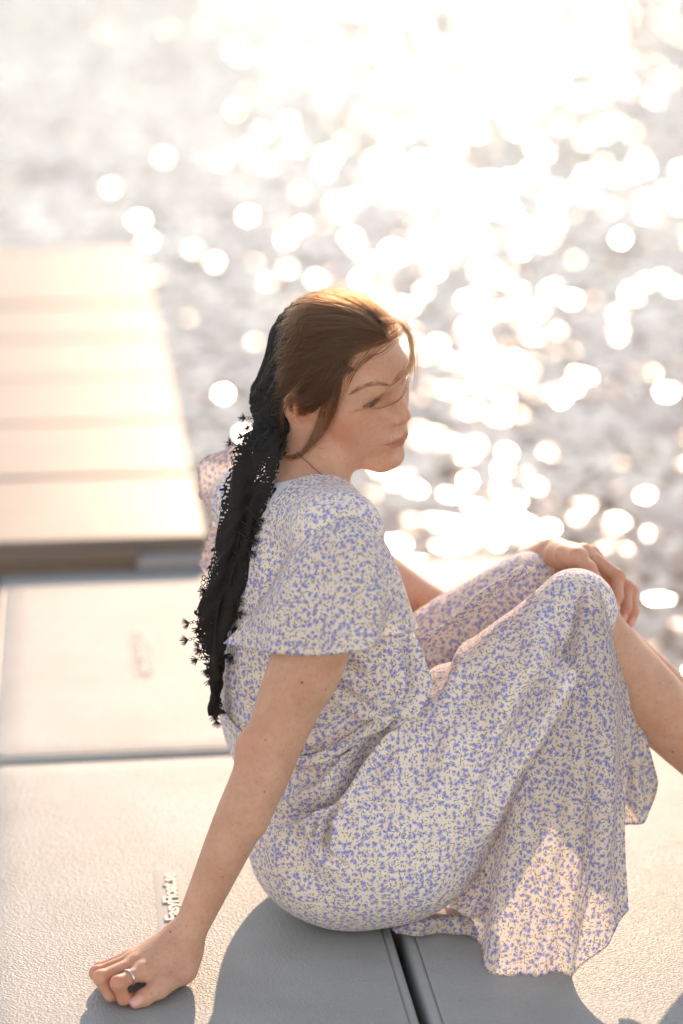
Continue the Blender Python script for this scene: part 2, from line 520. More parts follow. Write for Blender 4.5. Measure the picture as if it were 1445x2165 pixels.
def dress_material():
    t = NT('floral_print_cloth')
    col, p = floral(t)
    weave = t.bump(t.noise(p, 1500.0, 2), 0.12, 0.0004, t.bump(t.noise(p, 55.0, 4, 0.55), 0.30, 0.004))
    b = t.bsdf(Base_Color=col, Roughness=0.72, Normal=weave)
    b.inputs['Sheen Weight'].default_value = 0.15
    b.inputs['Specular IOR Level'].default_value = 0.25
    return t.done(b)
def sheer_material(name, through):
    """the same print where the cloth hangs in one layer and the sun comes through"""
    t = NT(name)
    col, p = floral(t)
    weave = t.bump(t.noise(p, 1500.0, 2), 0.12, 0.0004, t.bump(t.noise(p, 55.0, 4, 0.55), 0.25, 0.004))
    b = t.bsdf(Base_Color=col, Roughness=0.72, Normal=weave)
    b.inputs['Specular IOR Level'].default_value = 0.25
    tr = t.n('ShaderNodeBsdfTranslucent'); t.set(tr.inputs[0], col); t.set(tr.inputs['Normal'], weave)
    mx = t.n('ShaderNodeMixShader'); mx.inputs[0].default_value = through
    t.t.links.new(b.outputs[0], mx.inputs[1]); t.t.links.new(tr.outputs[0], mx.inputs[2])
    return t.done(mx)
def hair_material(name, col, rough=0.32, var=0.35):
    t = NT(name)
    b = t.n('ShaderNodeBsdfHairPrincipled')
    b.parametrization = 'COLOR'
    info = t.n('ShaderNodeHairInfo')
    c = t.mix(info.outputs['Random'], tuple(x * (1 - var) for x in col), tuple(min(1, x * (1 + var)) for x in col))
    t.set(b.inputs['Color'], c)
    for k, v in (('Roughness', rough), ('Radial Roughness', 0.4), ('Random Roughness', 0.2)):
        if k in b.inputs: b.inputs[k].default_value = v
    return t.done(b)
def hair_base_material(col):
    t = NT('brown_hair_mass'); p = t.pos()
    n = t.noise(t.attr('flow'), 1.0, 4, 0.6)
    c = t.mix(t.ramp(n, 0.3, 0.7), tuple(x * 0.55 for x in col), tuple(x * 1.15 for x in col))
    b = t.bsdf(Base_Color=c, Roughness=0.5, Normal=t.bump(n, 0.6, 0.001))
    return t.done(b)
def lace_material(name, uvname, holes=True):
    t = NT(name); p = t.pos()
    n = t.noise(p, 600.0, 3)
    c = t.mix(n, (0.011, 0.010, 0.0095), (0.030, 0.027, 0.024))
    b = t.bsdf(Base_Color=c, Roughness=0.75, Normal=t.bump(t.math('ADD', t.noise(p, 420.0, 3), t.voro(p, 330.0).outputs['Distance']), 0.7, 0.0012))
    b.inputs['Specular IOR Level'].default_value = 0.2
    if not holes:
        v = t.voro(p, 330.0, 'F1', '3D', 0.9)
        hole = t.math('LESS_THAN', v.outputs['Distance'], t.ramp(t.noise(p, 40.0, 3), 0.42, 0.70, 0.10, 0.42))
        tr = t.n('ShaderNodeBsdfTransparent'); mx = t.n('ShaderNodeMixShader'); t.set(mx.inputs[0], hole)
        t.t.links.new(b.outputs[0], mx.inputs[1]); t.t.links.new(tr.outputs[0], mx.inputs[2])
        return t.done(mx)
    uv = t.attr(uvname, 'Vector')
    sep = t.n('ShaderNodeSeparateXYZ'); t.set(sep.inputs[0], uv)
    q = t.n('ShaderNodeCombineXYZ')
    t.set(q.inputs[0], t.math('MULTIPLY', sep.outputs[0], 0.37)); t.set(q.inputs[1], t.math('MULTIPLY', sep.outputs[1], 0.075))
    v = t.voro(q.outputs[0], 230.0, 'F1', '2D', 0.8)
    big = t.voro(q.outputs[0], 58.0, 'F1', '2D', 0.8)
    sp = t.n('ShaderNodeSeparateColor'); t.set(sp.inputs[0], big.outputs['Color'])
    edge = t.ramp(t.math('ABSOLUTE', t.math('SUBTRACT', sep.outputs[1], 0.5)), 0.28, 0.46)
    topp = t.ramp(sep.outputs[0], 0.10, 0.32, 1.0, 0.0)
    openness = t.math('ADD', t.math('MULTIPLY', edge, 0.40), t.math('MULTIPLY', topp, 0.16))
    openness = t.math('ADD', openness, t.math('SUBTRACT', t.math('MULTIPLY', t.noise(q.outputs[0], 30.0, 3), 1.5), 0.80))
    rad = t.math('MULTIPLY', t.ramp(openness, -0.10, 0.55), 0.47)
    hole = t.math('LESS_THAN', v.outputs['Distance'], rad)
    tr = t.n('ShaderNodeBsdfTransparent')
    mx = t.n('ShaderNodeMixShader'); t.set(mx.inputs[0], hole)
    t.t.links.new(b.outputs[0], mx.inputs[1]); t.t.links.new(tr.outputs[0], mx.inputs[2])
    return t.done(mx)
def eye_material():
    t = NT('eye'); a = t.attr('iris')
    c = a
    b = t.bsdf(Base_Color=c, Roughness=0.08)
    b.inputs['Coat Weight'].default_value = 0.6
    return t.done(b)

# ------------------------------------------------------------------ setting: water, sky comes from the world
WATER_Z = -0.36
def sheet(name, x0, x1, y0, y1, z, mat):
    return mesh_obj(name, [(x0, y0, z), (x1, y0, z), (x1, y1, z), (x0, y1, z)], [(0, 1, 2, 3)], mat, smooth=False)
water = tag(sheet('water', -4000, 4000, -200, 8000, WATER_Z, water_material()), kind='structure')

# unseen shore added above the frame to darken what the water mirrors
_x = np.linspace(-900, 900, 181); _r0 = np.random.default_rng(4)
_h = 34 + 6 * np.sin(_x / 170 + 1) + 5 * np.sin(_x / 61) + np.convolve(_r0.normal(0, 3, 181), np.ones(3) / 3, 'same')
_rows = []
for k, (dy, fh) in enumerate(((0, 0.0), (6, 0.28), (40, 0.62), (110, 1.0), (260, 1.1))):
    _rows.append(np.column_stack((_x, 420 + dy + 14 * np.sin(_x / 120), WATER_Z - 0.2 + _h * fh + _r0.normal(0, .6, 181) * (k > 0))))
added_hills = tag(mesh_obj('added_hills', np.vstack(_rows), grid_faces(5, 181), simple('added_shore', (0.085, 0.08, 0.06), 0.9, var=0.4, scale=0.15)), kind='structure')

# ------------------------------------------------------------------ floating dock
AX = R(6.7)                                   # the dock runs 6.7 degrees left of the view
DU = np.array((math.cos(AX), math.sin(AX), 0.0))       # across
DV = np.array((-math.sin(AX), math.cos(AX), 0.0))      # along, away from the camera
M_DECK = deck_material('textured_grey_plastic', True, (0.375, 0.395, 0.385))
M_RIM = deck_material('smooth_grey_plastic', False, (0.375, 0.395, 0.385))
M_FIELD = simple('worn_smooth_grey_plastic', (0.40, 0.405, 0.39), 0.6, spec=0.3, var=0.06, scale=90)
M_DARK = simple('dark_plastic', (0.03, 0.032, 0.035), 0.6)
O = G(848, 1985); O = O - DV * ((O @ DV) - 0) if False else O
GAP_U = float(G(848, 1990) @ DU)              # across coordinate of the seam between the two near modules
ROW_V = float(G(235, 1600) @ DV)              # along coordinate of the seam behind the near row
MW, ML = 0.515, 0.975

def rrect(u0, u1, v0, v1, r, n=5):
    pts = []
    for cx, cy, a0 in ((u1 - r, v0 + r, -90), (u1 - r, v1 - r, 0), (u0 + r, v1 - r, 90), (u0 + r, v0 + r, 180)):
        for k in range(n + 1):
            a = R(a0 + 90 * k / n)
            pts.append((cx + r * math.cos(a), cy + r * math.sin(a)))
    return pts
def ring_loft(name, rings, mat, parent, cap=True, smooth=True):
    V, n = [], len(rings[0][0])
    for pts, z in rings:
        for u, v in pts: V.append(DU * u + DV * v + np.array((0, 0, z)))
    F = [tuple(q[::-1]) for q in grid_faces(len(rings), n, True)]
    if cap: F.append(tuple(range((len(rings) - 1) * n, len(rings) * n)))
    return mesh_obj(name, V, F, mat, parent, smooth)
def dock_module(u0, v0, label, w=MW, l=ML, z=0.0, panels=True):
    base = DU * (u0 + w / 2) + DV * (v0 + l / 2)
    root = empty('dock_float', (0, 0, 0))
    tag(root, label, 'dock float', 'plastic floats of the near dock')
    u1, v1 = u0 + w, v0 + l
    rings = []
    for inset, zz, r in ((0.004, -0.40, 0.02), (0.0, -0.10, 0.022), (0.0, -0.016, 0.022), (0.0012, -0.009, 0.021), (0.004, -0.004, 0.019),
                         (0.007, -0.0018, 0.017), (0.010, -0.0012, 0.015), (0.0125, -0.0014, 0.012), (0.0135, -0.003, 0.012), (0.018, -0.003, 0.012)):
        rings.append((rrect(u0 + inset, u1 - inset, v0 + inset, v1 - inset, r), z + zz))
    ring_loft('rim', rings, M_RIM, root, cap=True)
    top = []
    for inset, zz in ((0.0148, -0.0028), (0.0154, -0.0005), (0.017, 0.0), (0.06, 0.0)):
        top.append((rrect(u0 + inset, u1 - inset, v0 + inset, v1 - inset, 0.02), z + zz))
    ring_loft('deck_panel', top, M_DECK, root, cap=True)
    return root
near_left = dock_module(GAP_U - 0.005 - MW, ROW_V - 0.006 - ML, 'pale grey plastic dock float under the propping hand, with raised web address')
near_right = dock_module(GAP_U + 0.005, ROW_V - 0.006 - ML, 'grey plastic dock float under the hem of the skirt, right of the dark seam')
far_left = dock_module(GAP_U - 0.005 - MW, ROW_V + 0.006, 'sunlit dock float behind the black scarf, next to the wooden-looking jetty', l=ML - 0.058)
far_right = dock_module(GAP_U + 0.005, ROW_V + 0.006, 'sunlit dock float at the far edge, seen between bare arm and knees', l=ML - 0.058)
# floats of the same dock just outside the frame: they throw light back at the sitter
dock_module(GAP_U - 0.015 - 2 * MW, ROW_V - 0.006 - ML, 'dock float at the left margin beside the propping hand')
dock_module(GAP_U - 0.015 - 2 * MW, ROW_V + 0.006, 'dock float at the left margin in front of the jetty', l=ML - 0.058)
dock_module(GAP_U + 0.015 + MW, ROW_V - 0.006 - ML, 'dock float at the right margin below the bare shin')
for k, nm in enumerate(('left', 'middle left', 'middle right', 'right')):
    dock_module(GAP_U + 0.005 + (k - 2) * (MW + 0.010), ROW_V - 0.018 - 2 * ML, 'dock float in front of the picture, %s of four' % nm)

def raised_text(body, cu, cv, h, along, z, parent, depth=0.0010):
    """moulded lettering on the deck; reads along the dock, away from the camera"""
    cu_ = bpy.data.curves.new('lettering', 'FONT')
    cu_.body = body; cu_.size = h; cu_.extrude = depth; cu_.bevel_depth = 0.0004; cu_.space_character = 0.95
    cu_.align_x = 'CENTER'; cu_.align_y = 'CENTER'; cu_.resolution_u = 4; cu_.offset = 0.0007
    tmp = bpy.data.objects.new('tmp', cu_); COL.objects.link(tmp)
    bpy.context.view_layer.update()
    dg = bpy.context.evaluated_depsgraph_get()
    me = bpy.data.meshes.new_from_object(tmp.evaluated_get(dg))
    bpy.data.objects.remove(tmp)
    n = len(me.vertices); co = np.zeros(n * 3); me.vertices.foreach_get('co', co); co = co.reshape(-1, 3)
    sx_ = along / (co[:, 0].max() - co[:, 0].min())
    W = DU * cu + DV * cv + np.array((0, 0, z)) + co[:, :1] * sx_ * DV + co[:, 1:2] * (-DU) + co[:, 2:] * np.array((0, 0, 1.0))
    me.vertices.foreach_set('co', W.ravel()); me.update()
    me.materials.clear(); me.materials.append(M_RIM)
    o = bpy.data.objects.new('lettering', me); link(o, parent)
    return o
def name_plate(cu, cv, parent):
    lo_u, hi_u, lo_v, hi_v = cu - 0.020, cu + 0.019, cv - 0.122, cv + 0.122
    ring_loft('letter_field', [(rrect(lo_u, hi_u, lo_v, hi_v, 0.006), 0.0002), (rrect(lo_u + .003, hi_u - .003, lo_v + .003, hi_v - .003, 0.006), 0.0005)], M_FIELD, parent)
    raised_text('www.EasyFloat.se', cu, cv, 0.027, 0.215, 0.0013, parent)
_t = (G(354, 1855) + G(372, 1960)) / 2
TU = float(_t @ DU)
name_plate(TU, float(G(345, 1850) @ DV) - 0.106, near_left)
name_plate(TU, float(G(275, 1320) @ DV) - 0.15, far_left)

# ------------------------------------------------------------------ jetty behind the dock
M_JET = deck_material('jetty_board', False, (0.235, 0.185, 0.15))
M_RIB = simple('weathered_brown_plastic', (0.20, 0.135, 0.095), 0.6, var=0.25)
jetty = empty('jetty'); tag(jetty, 'sunlit floating jetty of broad boards running out over the water at left', 'jetty')
JZ = 0.05
JV0 = float(G(100, 1146, JZ) @ DV); JU1 = float(G(440, 1138, JZ) @ DU)
JW, BW = 1.5, 0.452
def box_uv(name, u0, u1, v0, v1, z0, z1, mat, parent, bev=0.006):
    rings = [(rrect(u0, u1, v0, v1, bev, 2), z0), (rrect(u0, u1, v0, v1, bev, 2), z1 - bev),
             (rrect(u0 + bev * .3, u1 - bev * .3, v0 + bev * .3, v1 - bev * .3, bev, 2), z1 - bev * .3), (rrect(u0 + bev, u1 - bev, v0 + bev, v1 - bev, bev, 2), z1)]
    return ring_loft(name, rings, mat, parent, smooth=False)
for k in range(7):
    box_uv('board', JU1 - JW, JU1, JV0 + k * BW + 0.005, JV0 + (k + 1) * BW - 0.005, JZ - 0.03, JZ + RNG.uniform(-0.002, 0.002), M_JET, jetty, 0.006)
box_uv('edge_rail', JU1 - 0.058, JU1, JV0 - 0.004, JV0 + 7 * BW + 0.01, JZ - 0.08, JZ - 0.034, M_JET, jetty, 0.010)
for k, (z0, z1, inn) in enumerate(((-0.002, 0.016, 0.0), (-0.026, -0.006, 0.004), (0.020, 0.034, -0.006))):
    box_uv('slat', JU1 - JW, JU1 - 0.125, JV0 - 0.022 + inn, JV0 + 0.002, z0, z1, M_RIB, jetty, 0.004)
box_uv('float_body', JU1 - JW + 0.03, JU1 - 0.03, JV0 + 0.012, JV0 + 7 * BW - 0.02, WATER_Z - 0.1, JZ - 0.033, M_DARK, jetty, 0.02)
_v, _f = tube([DU * (JU1 - 0.13 + s) + DV * (JV0 - 0.012) + np.array((0, 0, 0.006)) for s in np.linspace(0, 0.16, 6)], 0.021, 16)
mesh_obj('hinge_pin', _v, _f, simple('dull_galvanised_pin', (0.32, 0.30, 0.29), 0.42, 0.6), jetty)

# ------------------------------------------------------------------ the sitter: head
HS = 0.95                                                    # a small head
YAW, HP, ROLL = R(35.5), R(-11.5), R(17.0)
def head_rot(yaw, pitch, roll):
    f = np.array((math.cos(yaw) * math.cos(pitch), -math.sin(yaw) * math.cos(pitch), math.sin(pitch)))
    l = np.cross((0, 0, 1.0), f); l /= np.linalg.norm(l); u = np.cross(f, l)
    return np.column_stack((f, l * math.cos(roll) + u * math.sin(roll), -l * math.sin(roll) + u * math.cos(roll)))
HM = head_rot(YAW, HP, ROLL)
HT = P(647.5, 869, 2.848) - HM @ np.array((0.006, -0.071, -0.002)) * HS * np.array((1, 1, 1))
def h2w(q): return (np.asarray(q, float) * HS) @ HM.T + HT
def w2h(p): return (p - HT.astype(F4)) @ (HM / HS).astype(F4)
EYE = np.array((0.0705, 0.0298, 0.0180), F4)
def sdf_head(p):
    q = p.copy(); s = np.sign(q[:, 1]); s[s == 0] = 1
    a = q.copy(); a[:, 1] = np.abs(a[:, 1])                  # mirrored half
    d = d_ell(q, (0.006, 0, 0.035), (0.0905, 0.0715, 0.080))
    d = sm(d, d_ell(q, (0.0325, 0, -0.019), (0.0625, 0.0615, 0.075)), 0.024)
    d = sm(d, d_cone(a, (0.008, 0.050, -0.055), (0.074, 0.013, -0.083), 0.017, 0.0145), 0.026)
    d = sm(d, d_cone(a, (-0.004, 0.052, -0.010), (0.008, 0.050, -0.055), 0.014, 0.016), 0.022)
    d = sm(d, d_ell(a, (0.046, 0.038, -0.030), (0.032, 0.028, 0.036)), 0.022)     # cheek
    d = sm(d, d_ell(a, (0.042, 0.050, -0.006), (0.026, 0.014, 0.016)), 0.022)      # cheekbone
    d = sm(d, d_ell(q, (0.0775, 0, -0.040), (0.0250, 0.030, 0.028)), 0.020)        # mouth bulge
    d = sm(d, d_ell(q, (0.0870, 0, -0.081), (0.0160, 0.0185, 0.0150)), 0.018)      # chin
    d = sm(d, d_ell(a, (0.083, 0.014, 0.043), (0.009, 0.022, 0.012)), 0.022)    # brow
    # eye sockets
    d = sx(d, -d_ell(a, (0.0975, 0.0315, 0.0160), (0.0125, 0.016, 0.0090)), 0.016)
    d = sx(d, -d_ell(a, (0.1010, 0.0172, 0.0165), (0.014, 0.006, 0.011)), 0.012)
    # nose
    n = d_cone(q, (0.0845, 0, 0.030), (0.0985, 0, 0.010), 0.0078, 0.0072)
    n = sm(n, d_cone(q, (0.0985, 0, 0.010), (0.1085, 0, -0.0075), 0.0072, 0.0088), 0.006)
    n = sm(n, d_cone(q, (0.082, 0, 0.012), (0.094, 0, -0.010), 0.013, 0.0145), 0.010)
    n = sm(n, d_ell(a, (0.0985, 0.0118, -0.0118), (0.0105, 0.0062, 0.0072)), 0.0055)
    n = sm(n, d_cone(q, (0.107, 0, -0.012), (0.100, 0, -0.019), 0.0052, 0.0045), 0.004)
    d = sm(d, n, 0.0075)
    d = sx(d, -d_ell(a, (0.1040, 0.0066, -0.0180), (0.0066, 0.0032, 0.0052)), 0.0018)
    d = sx(d, -d_chain(a, [(0.0900, 0.0160, -0.0035), (0.0905, 0.0185, -0.0105), (0.0925, 0.0180, -0.0175)], [0.0007, 0.0011, 0.0009]), 0.0045)
    # philtrum, lips
    d = sx(d, -d_cone(q, (0.109, 0, -0.024), (0.1115, 0, -0.035), 0.0028, 0.0034), 0.005)
    up = d_chain(a, [(0.0895, 0.0245, -0.0442), (0.0998, 0.012, -0.0408), (0.1050, 0.0045, -0.0384), (0.1045, 0, -0.0393)], [0.0018, 0.0050, 0.0059, 0.0057], k=0.002)
    lw = d_chain(a, [(0.0895, 0.0240, -0.0450), (0.0982, 0.0120, -0.0502), (0.1018, 0, -0.0514)], [0.0018, 0.0060, 0.0071], k=0.002)
    d = sm(d, up, 0.0045); d = sm(d, lw, 0.0045)
    d = sx(d, -d_chain(a, [(0.0905, 0.0275, -0.0440), (0.1020, 0.0120, -0.0454), (0.1095, 0.004, -0.0450), (0.1105, 0, -0.0458)], [0.0009, 0.0012, 0.0014, 0.0014]), 0.0030)
    d = sx(d, -d_ell(q, (0.1075, 0, -0.0655), (0.0075, 0.020, 0.0055)), 0.012)
    # eyelids: a shell over the eyeball, opened by an almond slit
    e = EYE
    lid = np.sqrt(((a - e) ** 2).sum(1)) - 0.0142
    d = sm(d, lid, 0.0035)
    du = a[:, 2] - (0.0173 + 0.10 * (a[:, 1] - F4(e[1])))
    cv = np.clip(1 - ((a[:, 1] - e[1] - 0.0003) / 0.0148) ** 2, 0, 1)
    slit = np.maximum(du - 0.0062 * cv, -du - 0.0032 * np.sqrt(cv))
    slit = np.maximum(slit, (np.abs(a[:, 1] - e[1] - 0.0003) - 0.0148))
    slit = np.maximum(slit, e[0] + 0.004 - a[:, 0])
    d = sx(d, -slit, 0.0012)
    crease = np.abs(np.sqrt(((a - e - np.array((0.0, 0.0, 0.0005))) ** 2).sum(1)) - 0.0148) + np.abs(du - 0.0062 * cv - 0.0040) * 0.8
    m = (cv > 0.02) & (a[:, 0] > e[0])
    d = d + np.where(m, 0.0009 * np.exp(-(crease / 0.0012) ** 2), 0)
    # ears
    ea = a - np.array((0.003, 0.0705, -0.005), F4)
    th = R(24); c, sn = math.cos(th), math.sin(th)
    ex = ea[:, 0] * c - ea[:, 1] * sn; ey = ea[:, 0] * sn + ea[:, 1] * c; ez = ea[:, 2]
    tl = R(-12)
    E = np.column_stack((ex * math.cos(tl) - ez * math.sin(tl), ey, ex * math.sin(tl) + ez * math.cos(tl)))
    hel = d_chain(E, [(0.007, 0.0035, 0.001), (0.0115, 0.004, 0.014), (0.0085, 0.005, 0.0265), (-0.003, 0.007, 0.0315), (-0.0145, 0.008, 0.026), (-0.0195, 0.0085, 0.012), (-0.0180, 0.0080, -0.004), (-0.0115, 0.007, -0.0165), (-0.003, 0.005, -0.0225)],
                  [0.0024, 0.0032, 0.0036, 0.0038, 0.0038, 0.0036, 0.0034, 0.0034, 0.0045], n=22, k=0.002)
    plate = d_ell(E, (-0.004, 0.0028, 0.006), (0.0165, 0.0042, 0.0255))
    ear = sm(plate, hel, 0.003)
    ear = sm(ear, d_ell(E, (0.0005, 0.004, -0.0235), (0.0075, 0.0042, 0.0080)), 0.005)
    ear = sm(ear, d_chain(E, [(-0.0040, 0.0062, -0.013), (-0.0110, 0.0085, -0.003), (-0.0105, 0.0085, 0.010), (-0.004, 0.0075, 0.020)], [0.0026, 0.003, 0.003, 0.0026], n=12, k=0.002), 0.003)
    ear = sm(ear, d_ell(E, (0.0095, 0.0050, -0.0030), (0.0040, 0.0040, 0.0058)), 0.003)
    ear = sx(ear, -d_ell(E, (-0.0005, 0.0080, -0.0035), (0.0078, 0.0065, 0.0090)), 0.003)
    ear = sx(ear, -d_ell(E, (-0.0125, 0.0090, 0.014), (0.0022, 0.0030, 0.0120)), 0.0025)
    d = sm(d, ear, 0.004)
    return d

# ------------------------------------------------------------------ the sitter: joints
N_BASE = P(640, 1050, 2.84)
SH_R = P(725, 1140, 2.700); SH_L = P(520, 1060, 2.955)
EL_R = P(572, 1590, 2.635); WR_R = P(394, 1982, 2.597)
EL_L = P(952, 1320, 3.085);  WR_L = P(1166, 1176, 2.985)
PEL = np.array((-0.005, 2.84, 0.125))
HIP_R = np.array((0.02, 2.755, 0.125)); HIP_L = np.array((-0.02, 2.935, 0.125))
KN_R = P(1225, 1312, 2.835); KN_L = P(1140, 1262, 2.975)
AN_R = P(1600, 1712, 2.84); AN_L = P(1640, 1672, 2.99)

def Z(px, py, z): return G(px, py, z)
# right hand propped on the deck, fingers curled under
RH = {
    'index': ([Z(301, 2053, .034), Z(250, 2079, .0325), Z(262, 2112, .0110), Z(284, 2108, .0078)], [.0094, .0081, .0070, .0060]),
    'middle': ([Z(287, 2037, .036), Z(213, 2067, .0335), Z(234, 2104, .0110), Z(256, 2104, .0080)], [.0094, .0081, .0070, .0060]),
    'ring': ([Z(280, 2030, .034), Z(205, 2057, .0260), Z(222, 2086, .0105), Z(246, 2094, .0080)], [.0092, .0080, .0071, .0060]),
    'pinky': ([Z(276, 2024, .030), Z(211, 2048, .0190), Z(216, 2066, .0090), Z(236, 2076, .0070)], [.0084, .0070, .0063, .0055]),
}
RT = ([Z(384, 2048, .024), Z(336, 2090, .0165), Z(305, 2109, .0098), Z(288, 2119, .0076)], [.0140, .0112, .0090, .0074])
def sdf_rhand(p):
    w = WR_R
    d = None
    for k, (nm, (pts, rad)) in enumerate(RH.items()):
        mc = np.asarray(pts[0])
        e = d_cone(p, w + (mc - w) * 0.12 + np.array((0, 0, -0.003)), mc + np.array((0, 0, -0.003)), 0.0168, rad[0] + 0.0008)
        d = e if d is None else sm(d, e, 0.014)
    d = sm(d, d_cone(p, Z(392, 2020, .034), Z(386, 2050, .022), 0.0185, 0.0155), 0.016)
    d = sm(d, d_cone(p, Z(386, 2046, .020), Z(350, 2072, .022), 0.016, 0.013), 0.012)
    d = sm(d, d_chain(p, [Z(262, 2036, .014), Z(310, 2024, .015), Z(375, 2008, .020)], [.0125, .0145, .017]), 0.010)     # outer edge of the palm on the deck
    d0 = d; g = None
    for nm, (pts, rad) in RH.items():
        f = d_chain(p, pts, rad, k=0.004)
        f = sm(f, d_ell(p, pts[1], (rad[1] * 1.06,) * 3), 0.004)
        f = sm(f, d_ell(p, np.asarray(pts[0]) + np.array((0, 0, 0.0012)), (rad[0] * 1.02,) * 3), 0.004)
        g = f if g is None else sm(g, f, 0.0012)
    d = sm(d, g, 0.0060)
    t = d_chain(p, RT[0], RT[1], k=0.006)
    t = sm(t, d_ell(p, np.asarray(RT[0][2]), (RT[1][2] * 1.08,) * 3), 0.003)
    d = sm(sm(d0, t, 0.008), np.minimum(d, t), 0.0010)
    return d
# left hand laid over the knee
LH = {
    'index': ([P(1236, 1168, 2.905), P(1306, 1219, 2.895), P(1306, 1262, 2.873), P(1298, 1284, 2.862)], [.0096, .0084, .0074, .0064]),
    'middle': ([P(1250, 1172, 2.925), P(1325, 1241, 2.920), P(1325, 1285, 2.898), P(1317, 1308, 2.888)], [.0096, .0082, .0072, .0062]),
    'ring': ([P(1258, 1180, 2.942), P(1336, 1249, 2.945), P(1340, 1292, 2.925), P(1334, 1316, 2.915)], [.0092, .0078, .0069, .0060]),
    'pinky': ([P(1258, 1188, 2.960), P(1322, 1262, 2.968), P(1330, 1290, 2.955), P(1328, 1308, 2.945)], [.0084, .0069, .0062, .0054]),
}
LT = ([P(1192, 1172, 2.915), P(1222, 1178, 2.885), P(1246, 1202, 2.868), P(1263, 1227, 2.858)], [.0128, .0104, .0084, .0072])
def sdf_lhand(p):
    w = WR_L
    d = None
    for nm, (pts, rad) in LH.items():
        mc = np.asarray(pts[0])
        e = d_cone(p, w + (mc - w) * 0.15, mc, 0.0175, rad[0] + 0.0008)
        d = e if d is None else sm(d, e, 0.012)
    d = sm(d, d_cone(p, w + (LT[0][0] - w) * 0.5, LT[0][1], 0.016, 0.012), 0.012)
    g = None
    for nm, (pts, rad) in LH.items():
        f = d_chain(p, pts, rad, k=0.004)
        f = sm(f, d_ell(p, pts[1], (rad[1] * 1.05,) * 3), 0.004)
        f = sm(f, d_ell(p, pts[0], (rad[0] * 1.05,) * 3), 0.004)
        g = f if g is None else sm(g, f, 0.0012)
    d = sm(d, g, 0.0050)
    t = d_chain(p, LT[0], LT[1], k=0.006)
    d = sm(d, t, 0.005)
    return d
def bb(pts, m):
    a = np.array(pts); return a.min(0) - m, a.max(0) + m
FWD = np.array((math.cos(R(28)), math.sin(R(28)), 0.0))      # where the chest faces
TM = frame(FWD, (0, 0, 1.0))
C_RIB = np.array((-0.045, 2.835, 0.385)); C_WST = np.array((-0.050, 2.845, 0.245))
_hb = (h2w((0, 0, 0)) - 0.145, h2w((0, 0, 0)) + 0.145)
f_head = boxed(lambda p: sdf_head(w2h(p)) * HS, *_hb)
f_rhand = boxed(sdf_rhand, *bb([x for v in RH.values() for x in v[0]] + RT[0] + [WR_R], 0.03))
f_lhand = boxed(sdf_lhand, *bb([x for v in LH.values() for x in v[0]] + LT[0] + [WR_L], 0.03))
b_arms = None
def lerp(a, b, t): return np.asarray(a) * (1 - t) + np.asarray(b) * t
def f_arms(p):
    # right arm, straight, elbow locked
    d = d_chain(p, [SH_R, P(654, 1390, 2.655), P(618, 1470, 2.645), P(575, 1580, 2.636), P(545, 1655, 2.626), P(497, 1755, 2.615), P(430, 1905, 2.603), WR_R, Z(380, 2012, .036)],
                [0.049, 0.0440, 0.0385, 0.0338, 0.0328, 0.0292, 0.0222, 0.0198, 0.0185], n=30)
    el = d_ell(p, P(528, 1583, 2.630), (0.015, 0.016, 0.022))              # point of the elbow
    d = sm(d, el, 0.016)
    d = sx(d, -d_ell(p, P(542, 1645, 2.594), (0.011, 0.012, 0.024)), 0.018)     # hollow below it
    d = sm(d, d_cone(p, P(566, 1640, 2.606), P(540, 1745, 2.600), 0.012, 0.010), 0.020)
    d = sm(d, d_ell(p, P(371, 1974, 2.600), (0.008, 0.008, 0.010)), 0.012)      # ulna head
    # left arm
    e = d_chain(p, [SH_L, lerp(SH_L, EL_L, 0.5), EL_L, lerp(EL_L, WR_L, 0.4), WR_L], [0.047, 0.041, 0.036, 0.033, 0.0235], n=16)
    return np.minimum(d, e)
def f_neck(p):
    hb = h2w((-0.014, 0, -0.020))
    d = d_chain(p, [hb, lerp(hb, N_BASE, 0.5), N_BASE, N_BASE - np.array((0.02, -0.01, 0.05))], [0.051, 0.0455, 0.047, 0.054], n=10)
    # sternomastoid and the soft line under the jaw
    d = sm(d, d_cone(p, h2w((-0.018, -0.056, -0.030)), N_BASE + TM @ np.array((0.042, -0.018, -0.012)), 0.012, 0.010), 0.018)
    d = sm(d, d_cone(p, h2w((0.030, 0, -0.062)), lerp(hb, N_BASE, 0.62) + HM[:, 0] * 0.020, 0.030, 0.030), 0.022)
    d = sm(d, d_cone(p, N_BASE - np.array((0, 0, .012)), SH_R + np.array((-0.02, 0.02, 0.008)), 0.042, 0.040), 0.03)
    d = sm(d, d_cone(p, N_BASE - np.array((0, 0, .012)), SH_L + np.array((0.02, -0.02, 0.0)), 0.042, 0.040), 0.03)
    return d
def f_trunk(p):
    d = d_ell(p, C_RIB, (0.084, 0.122, 0.160), TM)
    d = sm(d, d_ell(p, C_WST, (0.068, 0.100, 0.12), TM), 0.04)
    d = sm(d, d_ell(p, PEL + np.array((0.01, 0, -0.004)), (0.100, 0.140, 0.090), frame((1, .2, 0), (0, 0, 1.0))), 0.05)
    return d
